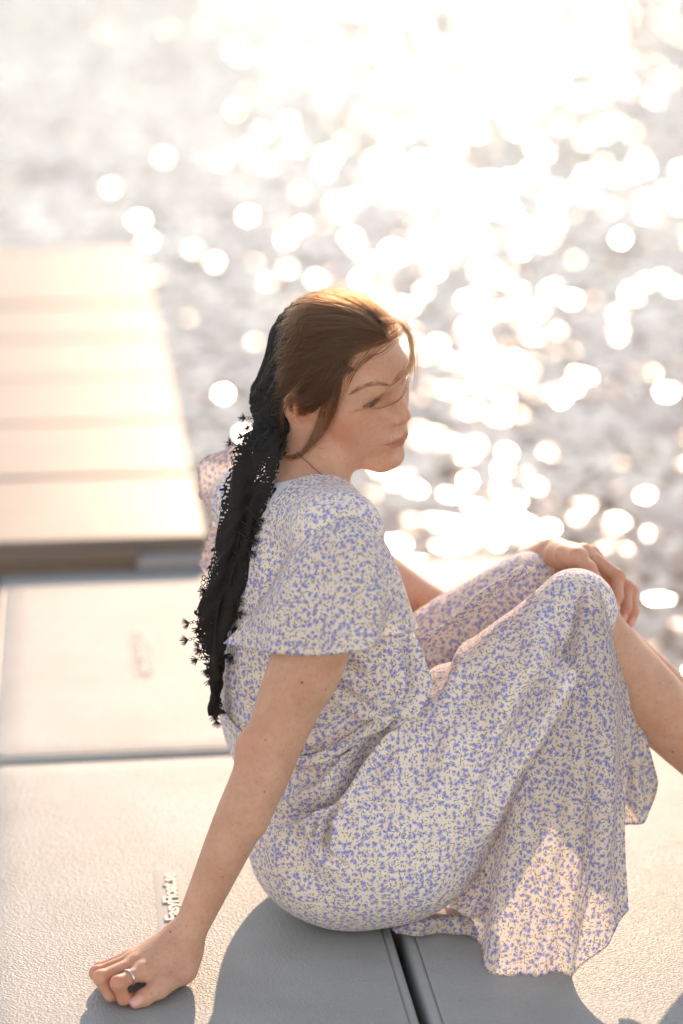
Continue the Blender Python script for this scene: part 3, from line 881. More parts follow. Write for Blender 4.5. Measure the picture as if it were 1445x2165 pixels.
def f_legs(p):
    d = d_cone(p, HIP_R, KN_R, 0.068, 0.043)
    d = sm(d, d_chain(p, [KN_R, P(1290, 1388, 2.840), P(1400, 1506, 2.838), AN_R], [0.042, 0.0435, 0.0430, 0.026], n=18), 0.02)
    d = sm(d, d_chain(p, [AN_R, AN_R + np.array((0.06, -0.005, -0.035)), AN_R + np.array((0.15, -0.015, -0.052))], [0.028, 0.030, 0.018], k=0.01), 0.02)
    e = d_cone(p, HIP_L, KN_L, 0.068, 0.042)
    e = sm(e, d_chain(p, [KN_L, P(1300, 1370, 2.975), P(1430, 1486, 2.98), AN_L], [0.040, 0.034, 0.033, 0.022], n=14), 0.02)
    e = sm(e, d_chain(p, [AN_L, AN_L + np.array((0.06, -0.005, -0.035)), AN_L + np.array((0.15, -0.015, -0.052))], [0.028, 0.030, 0.018], k=0.01), 0.02)
    return np.minimum(d, e)
b_arms = boxed(f_arms, *bb([SH_R, SH_L, EL_R, EL_L, WR_R, WR_L], 0.06))
b_neck = boxed(f_neck, *bb([SH_R, SH_L, N_BASE, h2w((0, 0, 0))], 0.07))
b_legs = boxed(f_legs, *bb([HIP_R, HIP_L, KN_R, KN_L, AN_R, AN_L, AN_R + np.array((.15, 0, -.06))], 0.09))
def f_body(p):
    d = b_arms(p)
    d = sm(d, f_trunk(p), 0.03)
    d = sm(d, b_neck(p), 0.03)
    d = sm(d, b_legs(p), 0.03)
    d = sm(d, f_head(p), 0.012)
    d = sm(d, f_rhand(p), 0.012)
    d = sm(d, f_lhand(p), 0.010)
    return np.maximum(d, 0.0006 - p[:, 2])                  # nothing below the deck
B_V, B_F = surface_nets(f_body, (-0.36, 2.44, -0.01), (0.76, 3.12, 0.86), 0.00185)
B_V = relax(B_V, B_F, 1, 0.5)

# ------------------------------------------------------------------ dress
PM = frame((1.0, 0.22, 0.0), (0, 0, 1.0))                    # how the pelvis is turned
K_R = P(1216, 1290, 2.825); K_L = P(1126, 1246, 2.97)
def f_dress(p):
    d = d_ell(p, C_RIB, (0.103, 0.142, 0.178), TM)
    d = sm(d, d_ell(p, C_WST + np.array((0.002, 0, 0.0)), (0.098, 0.130, 0.125), TM), 0.05)
    # shoulders
    d = sm(d, d_cone(p, N_BASE - np.array((0, 0, .025)), SH_R + np.array((-0.006, 0.004, 0.004)), 0.052, 0.056), 0.03)
    d = sm(d, d_cone(p, N_BASE - np.array((0, 0, .025)), SH_L + np.array((0.01, -0.01, 0.0)), 0.052, 0.056), 0.03)
    # loose blouse hanging over the waist at her right side
    d = sm(d, d_ell(p, P(800, 1400, 2.760), (0.048, 0.060, 0.072)), 0.04)
    d = sm(d, d_ell(p, P(812, 1462, 2.735), (0.034, 0.040, 0.030)), 0.025)
    # hips and seat
    b = d_ell(p, PEL + np.array((0.005, 0.0, -0.010)), (0.128, 0.178, 0.118), PM)
    b = sm(b, d_ell(p, np.array((0.004, 2.752, 0.098)), (0.108, 0.092, 0.098)), 0.04)
    # thighs
    t = d_cone(p, np.array((0.045, 2.755, 0.140)), K_R, 0.100, 0.051)
    t = sm(t, d_cone(p, np.array((0.09, 2.735, 0.105)), P(1150, 1440, 2.77), 0.078, 0.060), 0.04)
    t2 = d_chain(p, [np.array((0.0, 2.935, 0.140)), P(900, 1424, 2.955), P(1010, 1316, 2.965), K_L], [0.100, 0.074, 0.055, 0.049], n=12)
    h = sm(sm(b, t, 0.045), t2, 0.03)
    d = sm(d, h, 0.022)
    d = sx(d, -f_neckhole(p), 0.004)
    return np.maximum(d, 0.0008 - p[:, 2])
def f_neckhole(p):
    top = lerp(h2w((-0.014, 0, -0.020)), N_BASE, 0.3)
    ax = (N_BASE - top); ax = ax / np.linalg.norm(ax)
    return d_cone(p, top, N_BASE + np.array((-0.016, -0.010, -0.010)), 0.056, 0.0555)
D_V, D_F = surface_nets(f_dress, (-0.26, 2.5, -0.01), (0.42, 3.12, 0.66), 0.0025)
D_V = relax(D_V, D_F, 2, 0.5)
D_N = vert_normals(D_V, D_F)

def surf(pts):
    """pixels of the photograph -> points of the dress surface (nearest facing vertex along that sight line)"""
    pr = proj(D_V); Y = D_V[:, 1]
    out = []
    for q in pts:
        d2 = ((pr - np.array(q)) ** 2).sum(1)
        i = np.nonzero(d2 < 49)[0]
        if len(i) == 0: i = np.array([np.argmin(d2)])
        out.append(D_V[i[np.argmin(Y[i])]])
    return np.array(out)
def crease(pts, depth, width, side=0.0, n=24, taper=True):
    """fold: a valley along the polyline with a small roll of cloth beside it"""
    global D_V
    L = spline(surf(pts), n)
    d, t = seg_dist(D_V, L)
    m = d < width * 4
    f = np.sin(np.pi * np.clip(t, 0.0, 1.0)) ** 0.5 if taper else 1.0
    x = d[m] / width; fm = f[m] if taper else 1.0
    depth = depth * (2.7 if width <= .010 else 1.9)
    off = -depth * np.exp(-x * x) + 0.45 * depth * np.exp(-((x - 1.9) / 0.8) ** 2)
    D_V[m] += D_N[m] * (off * fm)[:, None]
CREASES = [
    ([(466, 1500), (500, 1533), (560, 1566), (640, 1592), (700, 1570), (765, 1532), (832, 1498)], .0035, .0045),
    ([(470, 1532), (520, 1575), (580, 1600), (640, 1612), (700, 1596), (770, 1562), (840, 1520)], .0035, .0045),
    ([(860, 1500), (800, 1545), (755, 1605), (728, 1646), (699, 1682), (652, 1703), (577, 1736)], .012, .008),
    ([(712, 1690), (696, 1732), (683, 1765), (674, 1790)], .009, .006),
    ([(664, 1722), (655, 1752), (660, 1785)], .006, .005),
    ([(672, 1792), (700, 1812), (735, 1832)], .003, .004),
    ([(800, 1846), (900, 1852), (985, 1846)], .0012, .002),
    ([(870, 1500), (890, 1580), (880, 1660), (860, 1740)], .004, .016),
    ([(960, 1420), (1010, 1500), (1000, 1600), (960, 1700)], .0035, .018),
    ([(1060, 1340), (1120, 1420), (1110, 1500), (1060, 1600)], .003, .016),
    ([(1180, 1250), (1190, 1330), (1150, 1420), (1090, 1520)], .003, .014),
    ([(640, 1700), (620, 1780), (640, 1850), (700, 1900)], .003, .016),
    ([(600, 1640), (680, 1640), (740, 1610)], .0025, .010),
    ([(720, 1400), (760, 1430), (830, 1420)], .0025, .009),
    ([(700, 1440), (760, 1490), (840, 1470)], .003, .008),
    ([(480, 1380), (490, 1440), (500, 1500)], .003, .006),
    ([(505, 1370), (520, 1440), (530, 1510)], .0025, .006),
    ([(560, 1120), (590, 1200), (570, 1290)], .002, .014),
    ([(840, 1340), (860, 1400), (850, 1460)], .003, .008),
]
def cloth_noise(v, seed, amp, sc):
    """slow folds of the cloth"""
    r = np.random.default_rng(seed); o = np.zeros(len(v))
    for k in range(7):
        w = r.normal(size=3) * sc; ph = r.uniform(0, 6.28)
        u = r.normal(size=3) * sc * 0.35
        o += np.sin(v @ w + 1.4 * np.sin(v @ u + ph) + ph * 2)
    return o / 7 * amp
CREASES += [
    ([(1205, 1345), (1190, 1375), (1121, 1493), (1057, 1616), (1013, 1770)], .010, .012),
    ([(868, 1345), (872, 1420), (866, 1480), (835, 1525)], .014, .009),
    ([(1000, 1330), (930, 1420), (890, 1500)], .004, .012),
    ([(760, 1640), (800, 1700), (800, 1780)], .004, .014),
    ([(1100, 1300), (1040, 1400), (960, 1500), (900, 1640)], .0035, .018),
]
for c in CREASES: crease(*c)
D_V = D_V + D_N * cloth_noise(D_V, 3, 0.0032, 26)[:, None]
D_V = relax(D_V, D_F, 1, 0.45)
D_V[:, 2] = np.maximum(D_V[:, 2], 0.0008)

# flutter sleeve, hanging skirt and loose hems are single layers of cloth
def loft(curves, nu, nv, ripple=None):
    """surface through a list of 3-d curves (each a list of points)"""
    C = np.array([spline(c, nv) for c in curves])            # (m, nv, 3)
    S = np.stack([spline(C[:, j], nu) for j in range(nv)], 1)  # (nu, nv, 3)
    if ripple is not None:
        du = np.gradient(S, axis=0); dv = np.gradient(S, axis=1)
        n = np.cross(dv, du); n /= np.linalg.norm(n, axis=2)[..., None] + 1e-12
        a, b = np.meshgrid(np.linspace(0, 1, nu), np.linspace(0, 1, nv), indexing='ij')
        S = S + n * ripple(a, b)[..., None]
    return S.reshape(-1, 3), grid_faces(nu, nv)
# right sleeve: from the armhole over the shoulder down to a wide hem
SL_V, SL_F = loft([
    [P(606, 1150, 2.762), P(655, 1088, 2.738), P(705, 1066, 2.708), P(754, 1072, 2.702), P(794, 1110, 2.722), P(812, 1150, 2.765)],
    [P(582, 1222, 2.728), P(625, 1158, 2.680), P(690, 1128, 2.638), P(762, 1128, 2.632), P(818, 1158, 2.668), P(836, 1192, 2.725)],
    [P(525, 1305, 2.720), P(580, 1262, 2.655), P(670, 1250, 2.610), P(770, 1243, 2.602), P(842, 1250, 2.632), P(862, 1265, 2.690)],
    [P(474, 1359, 2.722), P(548, 1374, 2.652), P(650, 1385, 2.592), P(750, 1376, 2.582), P(836, 1346, 2.612), P(886, 1328, 2.668)],
], 60, 110, lambda a, b: (0.0105 * np.sin(b * 17 + 0.6) * a ** 1.4 + 0.005 * np.sin(b * 31 + 2) * a ** 2.2) * np.sin(np.pi * np.clip(b, 0, 1)) ** 0.5
    + 0.003 * np.exp(-((b - 0.74) / 0.05) ** 2) * a)
# left sleeve, beyond the scarf, lit through by the sun
SR_V, SR_F = loft([
    [P(560, 960, 2.93), P(540, 1010, 2.93), P(530, 1060, 2.935), P(525, 1110, 2.94), P(520, 1150, 2.945), P(515, 1190, 2.95)],
    [P(520, 945, 2.97), P(480, 985, 2.985), P(478, 1040, 2.98), P(485, 1085, 2.97), P(480, 1140, 2.98), P(478, 1200, 2.985)],
    [P(492, 940, 3.00), P(432, 975, 3.03), P(419, 1040, 3.03), P(446, 1082, 2.985), P(440, 1140, 3.01), P(424, 1185, 3.03)],
], 40, 80, lambda a, b: 0.004 * np.sin(b * 22) * a)
SR2_V, SR2_F = loft([
    [P(446, 1110, 2.99), P(436, 1150, 3.00), P(424, 1185, 3.02), P(421, 1192, 3.03)],
    [P(470, 1120, 2.965), P(462, 1160, 2.97), P(450, 1196, 2.985), P(437, 1214, 3.0)],
    [P(500, 1130, 2.95), P(492, 1170, 2.955), P(480, 1200, 2.965), P(470, 1215, 2.98)],
], 24, 30)
# skirt falling from the knee to the deck
def fold_r(a, b):
    w = np.clip(a, 0, 1)
    r = 0.017 * np.sin(b * 15.5 - 0.5) * w ** 0.9 + 0.006 * np.sin(b * 31 + 1.2) * w ** 1.6
    r += -0.020 * np.exp(-((b - 0.60 + 0.08 * a) / 0.05) ** 2) * w * (1 - 0.4 * w)
    return r * (1 - 0.7 * np.clip((b - 0.93) / 0.07, 0, 1)) * (1 - 0.45 * np.clip((a - 0.88) / 0.12, 0, 1))
SK_V, SK_F = loft([
    [P(1020, 1570, 2.80), P(1080, 1480, 2.80), P(1150, 1385, 2.795), P(1205, 1300, 2.782), P(1243, 1238, 2.782), P(1278, 1252, 2.81), P(1306, 1292, 2.86)],
    [P(1000, 1690, 2.785), P(1060, 1600, 2.775), P(1140, 1500, 2.750), P(1205, 1410, 2.722), P(1250, 1340, 2.738), P(1290, 1340, 2.77), P(1318, 1380, 2.825)],
    [P(975, 1800, 2.765), P(1035, 1740, 2.730), P(1120, 1680, 2.690), P(1195, 1620, 2.682), P(1255, 1560, 2.688), P(1308, 1530, 2.720), P(1340, 1530, 2.765)],
    [P(955, 1885, 2.735), P(1010, 1880, 2.690), P(1090, 1870, 2.650), P(1170, 1850, 2.642), P(1245, 1790, 2.632), P(1302, 1735, 2.655), P(1328, 1705, 2.700)],
    [Z(940, 1920, .002), Z(992, 1995, -.004), Z(1055, 2060, -.005), Z(1130, 2072, -.005), Z(1206, 2066, -.003), P(1286, 1996, 2.590), P(1333, 1922, 2.635)],
], 110, 170, fold_r)
# second panel behind it, lit through
SB_V, SB_F = loft([
    [P(1255, 1275, 2.84), P(1285, 1282, 2.845), P(1304, 1300, 2.85), P(1312, 1320, 2.86)],
    [P(1270, 1400, 2.815), P(1305, 1405, 2.82), P(1330, 1410, 2.825), P(1336, 1425, 2.835)],
    [P(1280, 1560, 2.79), P(1325, 1560, 2.79), P(1356, 1560, 2.795), P(1362, 1570, 2.805)],
    [P(1290, 1752, 2.775), P(1334, 1743, 2.775), P(1360, 1735, 2.778), P(1379, 1712, 2.784), P(1387, 1650, 2.795)],
], 50, 40, lambda a, b: 0.006 * np.sin(b * 11) * a)
SK_V[:, 2] = np.maximum(SK_V[:, 2], 0.0006)
# hem lying on the deck behind the seat
HF_V, HF_F = loft([
    [P(815, 1950, 2.76), P(870, 1930, 2.77), P(950, 1915, 2.78), P(1015, 1905, 2.77)],
    [Z(826, 1962, .012), Z(880, 1948, .022), Z(950, 1938, .026), Z(1015, 1940, .02)],
    [Z(838, 1972, .008), Z(880, 1976, .007), Z(940, 1972, .007), Z(1010, 1978, .007)],
], 24, 50, lambda a, b: 0.003 * np.sin(b * 13) * a)
LB_V, LB_F = loft([
    [P(1010, 1830, 2.72), P(990, 1850, 2.722), P(965, 1868, 2.725), P(945, 1892, 2.73)],
    [P(1040, 1850, 2.70), P(1000, 1880, 2.70), P(975, 1893, 2.703), P(948, 1900, 2.712)],
    [P(1060, 1890, 2.690), P(1015, 1930, 2.682), P(985, 1936, 2.684), P(950, 1912, 2.70)],
    [P(1050, 1915, 2.71), P(1020, 1930, 2.715), P(985, 1930, 2.72), P(955, 1915, 2.73)],
], 24, 30)
# front edge of the wrap skirt along the thigh
FL_V, FL_F = loft([
    [P(862, 1392, 2.80), P(930, 1352, 2.795), P(1000, 1302, 2.80), P(1070, 1246, 2.81), P(1105, 1222, 2.82), P(1132, 1206, 2.835)],
    [P(860, 1366, 2.782), P(925, 1328, 2.777), P(992, 1276, 2.782), P(1060, 1222, 2.795), P(1098, 1202, 2.815), P(1130, 1196, 2.84)],
    [P(858, 1380, 2.84), P(930, 1326, 2.85), P(995, 1272, 2.86), P(1055, 1226, 2.87), P(1095, 1206, 2.87), P(1132, 1200, 2.87)],
], 20, 60, lambda a, b: 0.002 * np.sin(b * 17))
def on_dress(pts, lift):
    q = surf(pts); q[:, 1] -= lift
    return list(q)
BT_V, BT_F = loft([
    on_dress([(468, 1500), (500, 1533), (560, 1566), (640, 1590), (700, 1568), (765, 1531), (828, 1500)], .004),
    on_dress([(469, 1516), (510, 1554), (570, 1584), (640, 1602), (700, 1583), (767, 1547), (836, 1510)], .006),
    on_dress([(471, 1532), (520, 1575), (580, 1600), (640, 1614), (700, 1598), (770, 1563), (842, 1520)], .004),
], 14, 90, lambda a, b: 0.0009 * np.sin(b * 60 + a * 3) * np.sin(np.pi * a))
SHEETS = dict(BT=(BT_V, BT_F), SL=(SL_V, SL_F), SR=(SR_V, SR_F), SR2=(SR2_V, SR2_F), SK=(SK_V, SK_F), SB=(SB_V, SB_F), HF=(HF_V, HF_F), LB=(LB_V, LB_F), FL=(FL_V, FL_F))

# ------------------------------------------------------------------ hair, headscarf
class Seen:
    """looks up the nearest surface point of a mesh along a sight line of the photograph"""
    def __init__(s, V): s.V = V; s.pr = proj(V)
    def __call__(s, px, py, lift=0.0, default=None, rad=5.0):
        d2 = ((s.pr - np.array((px, py))) ** 2).sum(1)
        i = np.nonzero(d2 < rad * rad)[0]
        if len(i) == 0:
            if default is not None: return P(px, py, default)
            i = np.argsort(d2)[:4]
        return P(px, py, s.V[i, 1].min() - lift)
_hm = (np.abs(B_V - h2w((0, 0, 0))) < 0.17).all(1)
SEE_HEAD = Seen(B_V[_hm])
HLINE = np.array([w2h(SEE_HEAD(*q)[None].astype(F4))[0] for q in ((842, 709), (812, 720), (778, 736), (750, 742), (724, 756), (718, 790), (712, 826))])
_u = HLINE[:, 2]; _f = HLINE[:, 0]
_o = np.argsort(_u)
HL_U = np.concatenate(([-0.09, -0.045, -0.018, -0.002], np.maximum(_u[_o], 0.004 + np.arange(len(_u)) * 1e-4), [0.16]))
HL_F = np.concatenate(([-0.055, -0.035, -0.012, 0.012], _f[_o], [_f[_o][-1] + 0.03]))
_k = np.argsort(HL_U); HL_U, HL_F = HL_U[_k], HL_F[_k]
def hairline(u): return np.interp(u, HL_U, HL_F)
BAND = [w2h(SEE_HEAD(*q)[None].astype(F4))[0] for q in ((640, 655), (622, 720), (612, 790), (606, 850))]
_bf = np.polyfit([b[2] for b in BAND], [b[0] for b in BAND], 1)       # f of the scarf's front edge as a line in u
BUN, KNOT, KNOT2 = [w2h(P(*c)[None].astype(F4))[0] for c in ((594, 842, 2.895), (580, 906, 2.868), (566, 935, 2.850))]
def f_hair_l(q):
    d = d_ell(q, (0.004, 0, 0.036), (0.0945, 0.0775, 0.0875))
    d = sm(d, d_ell(q, (0.040, -0.004, 0.080), (0.042, 0.046, 0.034)), 0.030)
    d = sm(d, d_ell(q, BUN, (0.034, 0.040, 0.036)), 0.034)      # gathered at the nape
    return d
def f_hair(p):
    q = w2h(p)
    d = f_hair_l(q)
    cut = (q[:, 0] - hairline(q[:, 2]).astype(F4)) * 0.75
    d = sx(d, cut + F4(0.007), 0.018)
    d = np.maximum(d, -0.062 - q[:, 2])
    return d * HS
def f_scarf(p):
    q = w2h(p)
    d = f_hair_l(q) - F4(0.0035)
    d = sm(d, d_ell(q, KNOT, (0.024, 0.026, 0.022)), 0.018)
    d = sm(d, d_cone(q, KNOT, KNOT2, 0.020, 0.018), 0.012)        # knot
    d = sx(d, (q[:, 0] - (_bf[0] * q[:, 2] + _bf[1]).astype(F4)), 0.003)
    d = np.maximum(d, -0.150 - q[:, 2])
    return d * HS
_c = h2w((0, 0, 0.03))
H_V, H_F = surface_nets(f_hair, _c - 0.16, _c + 0.16, 0.0025)
H_V, H_F = largest(H_V, H_F)
H_V = relax(H_V, H_F, 2)
S_V, S_F = surface_nets(f_scarf, _c - 0.18, _c + 0.16, 0.0025)
S_V = relax(S_V, S_F, 2)
_sn = vert_normals(S_V, S_F)
_kq = w2h(S_V.astype(F4)).astype(float) - KNOT
_ka = np.arctan2(_kq[:, 1], _kq[:, 2] + 0.4 * _kq[:, 0]); _kd = np.linalg.norm(_kq, axis=1)
S_V = S_V + _sn * (0.0017 * np.sin(_ka * 17 + 2.5 * np.sin(_kd * 60)) * np.exp(-((_kd - 0.05) / 0.05) ** 2))[:, None]
S_V = S_V + _sn * (0.0009 * np.sin(w2h(S_V.astype(F4))[:, 2] * 210 + 9 * np.sin(w2h(S_V.astype(F4))[:, 1] * 55) + 4 * np.sin(w2h(S_V.astype(F4))[:, 0] * 90)))[:, None]

EC, ER = np.array((0.004, 0, 0.036)), np.array((0.0945, 0.0775, 0.0875))
def push_out(q, lift):
    """move head-local points onto the hair surface + lift"""
    for _ in range(4):
        d = f_hair_l(q.astype(F4)).astype(float)
        dirv = (q - EC); dirv /= np.linalg.norm(dirv, axis=1)[:, None]
        q = q - dirv * (d - lift)[:, None]
    return q
strands, srad = [], []
def add_strand(w, r):
    strands.append(np.asarray(w, np.float32)); srad.append(r)
def combed(n, seed):
    r = np.random.default_rng(seed)
    m = 14
    u = r.uniform(0.0, 0.125, n); side = np.where(r.random(n) < 0.72, -1, 1)
    # roots: along the hairline and over the crown in front of the scarf
    back = r.random(n) ** 2.6
    th = r.uniform(0, np.pi / 2 * 1.02, n)
    root = np.zeros((n, 3))
    for i in range(n):
        uu = u[i]
        x = hairline(uu) + 0.002 - back[i] * (hairline(uu) - (_bf[0] * uu + _bf[1])) * 0.8
        y2 = 1 - ((x - EC[0]) / ER[0]) ** 2 - ((uu - EC[2]) / ER[2]) ** 2
        root[i] = (x, side[i] * ER[1] * math.sqrt(max(y2, 0.0)) * 0.99, uu)
    a = (root - EC) / ER; a /= np.linalg.norm(a, axis=1)[:, None]
    tie = np.column_stack((-0.085 + r.normal(0, .004, n), side * np.abs(r.normal(0, .016, n)), -0.012 + r.normal(0, .012, n)))
    b = (tie - EC) / ER; b /= np.linalg.norm(b, axis=1)[:, None]
    om = np.arccos(np.clip((a * b).sum(1), -1, 1))
    ts = np.linspace(0, 1, m) ** 0.9
    clump = r.normal(0, 1, (n, 3)); messy = (r.random(n) < 0.22) * r.random(n)
    lift0 = np.abs(r.normal(0.0012, 0.0016, n))
    P_ = np.zeros((n, m, 3))
    for k, t in enumerate(ts):
        w = (np.sin((1 - t) * om)[:, None] * a + np.sin(t * om)[:, None] * b) / np.sin(om)[:, None]
        q = EC + ER * w
        q = q + (0.0030 + 0.006 * messy)[:, None] * np.sin(t * np.pi) * np.sin(clump * 3 + t * 4)
        q = push_out(q, (lift0 + 0.004 * messy) * (0.4 + np.sin(np.pi * t)))
        P_[:, k] = q
    bx = _bf[0] * P_[:, :, 2] + _bf[1]
    for i in range(n):
        k = np.nonzero(P_[i, :, 0] < bx[i] - 0.006)[0]
        e = P_[i][:k[0] + 1] if len(k) else P_[i]
        if len(e) >= 3: add_strand(h2w(spline(e, 12)), r.uniform(.00010, .00019))
combed(8000, 11)
def wisps(pts, n, spread, seed, rad=(.00012, .0002), lift=0.004, default=2.80, curl=1.0, sp_end=None):
    """n loose hairs running along a path drawn through pixels of the photograph, just in front of what they cross"""
    r = np.random.default_rng(seed)
    base = np.array([SEE_HEAD(x, y, lift, default) for x, y in pts])
    base[:, 1] = np.convolve(np.pad(base[:, 1], 1, 'edge'), (.25, .5, .25), 'valid')
    m = 20
    c = spline(base, m); t = np.linspace(0, 1, m)
    for i in range(n):
        o0 = r.normal(0, 1, 3) * spread; o1 = r.normal(0, 1, 3) * (spread if sp_end is None else sp_end)
        ph = r.uniform(0, 6.28, 3)
        off = o0 * (1 - t)[:, None] + o1 * t[:, None] + curl * spread * 0.8 * np.sin(t[:, None] * r.uniform(2, 6) + ph) * np.sin(np.pi * t)[:, None]
        off[:, 1] = -np.abs(off[:, 1]) * 0.6
        k = int(m * r.uniform(0.78, 1.0))
        add_strand((c + off)[:max(k, 4)], r.uniform(*rad))
# fringe blown forward past the forehead
wisps([(800, 668), (838, 684), (866, 704), (877, 742), (880, 795), (877, 850)], 34, .0024, 21, default=2.775, sp_end=.0030)
wisps([(815, 676), (850, 690), (869, 722), (868, 770), (858, 790)], 30, .0018, 22, default=2.775)
wisps([(850, 690), (868, 722), (866, 758), (848, 795), (815, 826), (790, 852), (758, 868), (728, 873)], 17, .0019, 23, rad=(.00011, .00018), default=2.775, sp_end=.0012)
wisps([(862, 700), (872, 745), (868, 795), (848, 832), (818, 856), (792, 864), (774, 861)], 11, .0016, 24, rad=(.00011, .00017), default=2.775, sp_end=.0008)
wisps([(838, 706), (805, 738), (772, 762), (748, 785), (734, 815), (716, 850)], 12, .0018, 25, rad=(.00014, .0002), default=2.80)
wisps([(846, 708), (815, 738), (780, 756), (752, 772)], 8, .0018, 26, default=2.80)
wisps([(780, 735), (758, 770), (744, 800), (728, 835), (712, 858)], 6, .0016, 27)
# lock falling in front of the ear and back under it
wisps([(745, 742), (722, 775), (713, 830), (703, 872), (682, 912), (655, 945), (632, 962)], 80, .0042, 31, lift=.006, sp_end=.0012)
wisps([(720, 760), (700, 800), (690, 850), (676, 890), (660, 925), (640, 958), (612, 972), (580, 955)], 60, .0036, 32, lift=.006, sp_end=.0014)
wisps([(735, 750), (708, 790), (685, 818), (655, 836), (628, 844), (602, 858)], 150, .0056, 33, lift=.007, sp_end=.004)
wisps([(725, 742), (690, 770), (655, 795), (628, 810), (604, 830)], 230, .0064, 37, lift=.006, sp_end=.004)
wisps([(650, 800), (622, 828), (600, 862), (596, 905), (604, 940), (616, 962)], 26, .0030, 34, lift=.010, sp_end=.002)
wisps([(690, 870), (664, 915), (660, 935), (676, 948), (700, 944)], 3, .001, 35)
wisps([(690, 875), (668, 920), (650, 955), (620, 972), (575, 962), (548, 925)], 8, .0016, 36, lift=.008)
wisps([(640, 660), (618, 690), (600, 760), (598, 820), (606, 850)], 10, .003, 38, lift=.012)
# fine growth along the hairline, and strands straying over the scarf
wisps([(846, 706), (812, 716), (778, 730), (750, 738), (724, 752)], 40, .003, 51, lift=.003)
wisps([(820, 700), (780, 718), (745, 732), (712, 758), (690, 800)], 120, .0050, 52, lift=.004, sp_end=.008)
wisps([(735, 738), (718, 765), (712, 800), (706, 840)], 70, .0035, 53, lift=.004, sp_end=.004)
for k, (a_, b_, c_) in enumerate((((640, 668), (606, 720), (576, 790)), ((632, 690), (600, 760), (560, 850)), ((640, 720), (596, 800), (562, 880)), ((628, 780), (590, 842), (556, 905)), ((622, 830), (584, 868), (545, 880)))):
    wisps([a_, b_, c_], 7, .006, 60 + k, lift=.020, default=2.86, rad=(.00007, .00013), sp_end=.010)
# flyaways against the light
_r = np.random.default_rng(5)
for k in range(260):
    i = _r.integers(0, 6000); s0 = strands[i]; k0 = _r.integers(0, 5); c = s0[k0:k0 + 8].astype(float)
    n = c - h2w(EC); n /= np.linalg.norm(n, axis=1)[:, None]
    t = np.linspace(0, 1, len(c))[:, None]
    add_strand(c + n * (np.sin(np.pi * t) * _r.uniform(.001, .007)) + _r.normal(0, .004, 3) * t, .00007)
wisps([(675, 625), (720, 600), (765, 602), (800, 622)], 8, .003, 41, rad=(.00006, .0001), default=2.83)
wisps([(790, 628), (822, 640), (845, 665), (866, 684)], 12, .003, 42, rad=(.00006, .0001), default=2.82)

def hair_curves(name, strands, srad, mat, parent):
    cu = bpy.data.hair_curves.new(name)
    sizes = [len(s) for s in strands]
    cu.add_curves(sizes)
    cu.attributes['position'].data.foreach_set('vector', np.vstack(strands).astype(np.float32).ravel()) if 'position' in cu.attributes else cu.points.foreach_set('position', np.vstack(strands).astype(np.float32).ravel())
    ra = cu.attributes.get('radius') or cu.attributes.new('radius', 'FLOAT', 'POINT')
    rr = np.concatenate([np.full(n, r) * (1 - 0.55 * np.linspace(0, 1, n) ** 3) for n, r in zip(sizes, srad)]).astype(np.float32)
    ra.data.foreach_set('value', rr)
    o = bpy.data.objects.new(name, cu)
    cu.materials.append(mat)
    return link(o, parent)

# eyebrows and lashes, same kind of strands
brow, brad = [], []
_r = np.random.default_rng(9)
BL = spline(np.array([(741, 835), (756, 824), (776, 815), (797, 812), (822, 815)], float), 80)
for k in range(190):
    t = _r.random(); j = int(t * 79); x, y = BL[j] + _r.normal(0, 1, 2) * (1.4, 1.1 + 1.9 * np.sin(np.pi * t))
    L = _r.uniform(10, 17)
    dx, dy = -L * 0.9, L * (0.30 - 0.15 * t)
    pts = [SEE_HEAD(x - dx * 0.5, y - dy * 0.5 , .0004), SEE_HEAD(x, y - 1, .0014), SEE_HEAD(x + dx * 0.5, y + dy * 0.5, .0008)]
    brow.append(spline(pts, 6).astype(np.float32)); brad.append(_r.uniform(.00006, .0001))
for k in range(46):
    t = k / 45.0
    for s in (-1, 1):
        y0 = EYE[1] + (-0.0142 + 0.0284 * t); cvv = math.sqrt(max(0, 1 - ((y0 - EYE[1]) / 0.0148) ** 2))
        up = 0.0173 + 0.10 * (y0 - EYE[1]) + 0.0058 * cvv ** 2
        x0 = EYE[0] + math.sqrt(max(0.0142 ** 2 - (y0 - EYE[1]) ** 2 - (up - EYE[2]) ** 2, 1e-8)) + 0.0002
        L = 0.0065 * (0.6 + 0.5 * t)
        lat = (y0 - EYE[1]) * 22 * L + _r.normal(0, .0004)
        q = np.array([(x0, s * y0, up), (x0 + L * 0.55, s * (y0 + lat * 0.5), up - 0.0009), (x0 + L, s * (y0 + lat), up + 0.0004)])
        brow.append(h2w(spline(q, 6)).astype(np.float32)); brad.append(.00026)

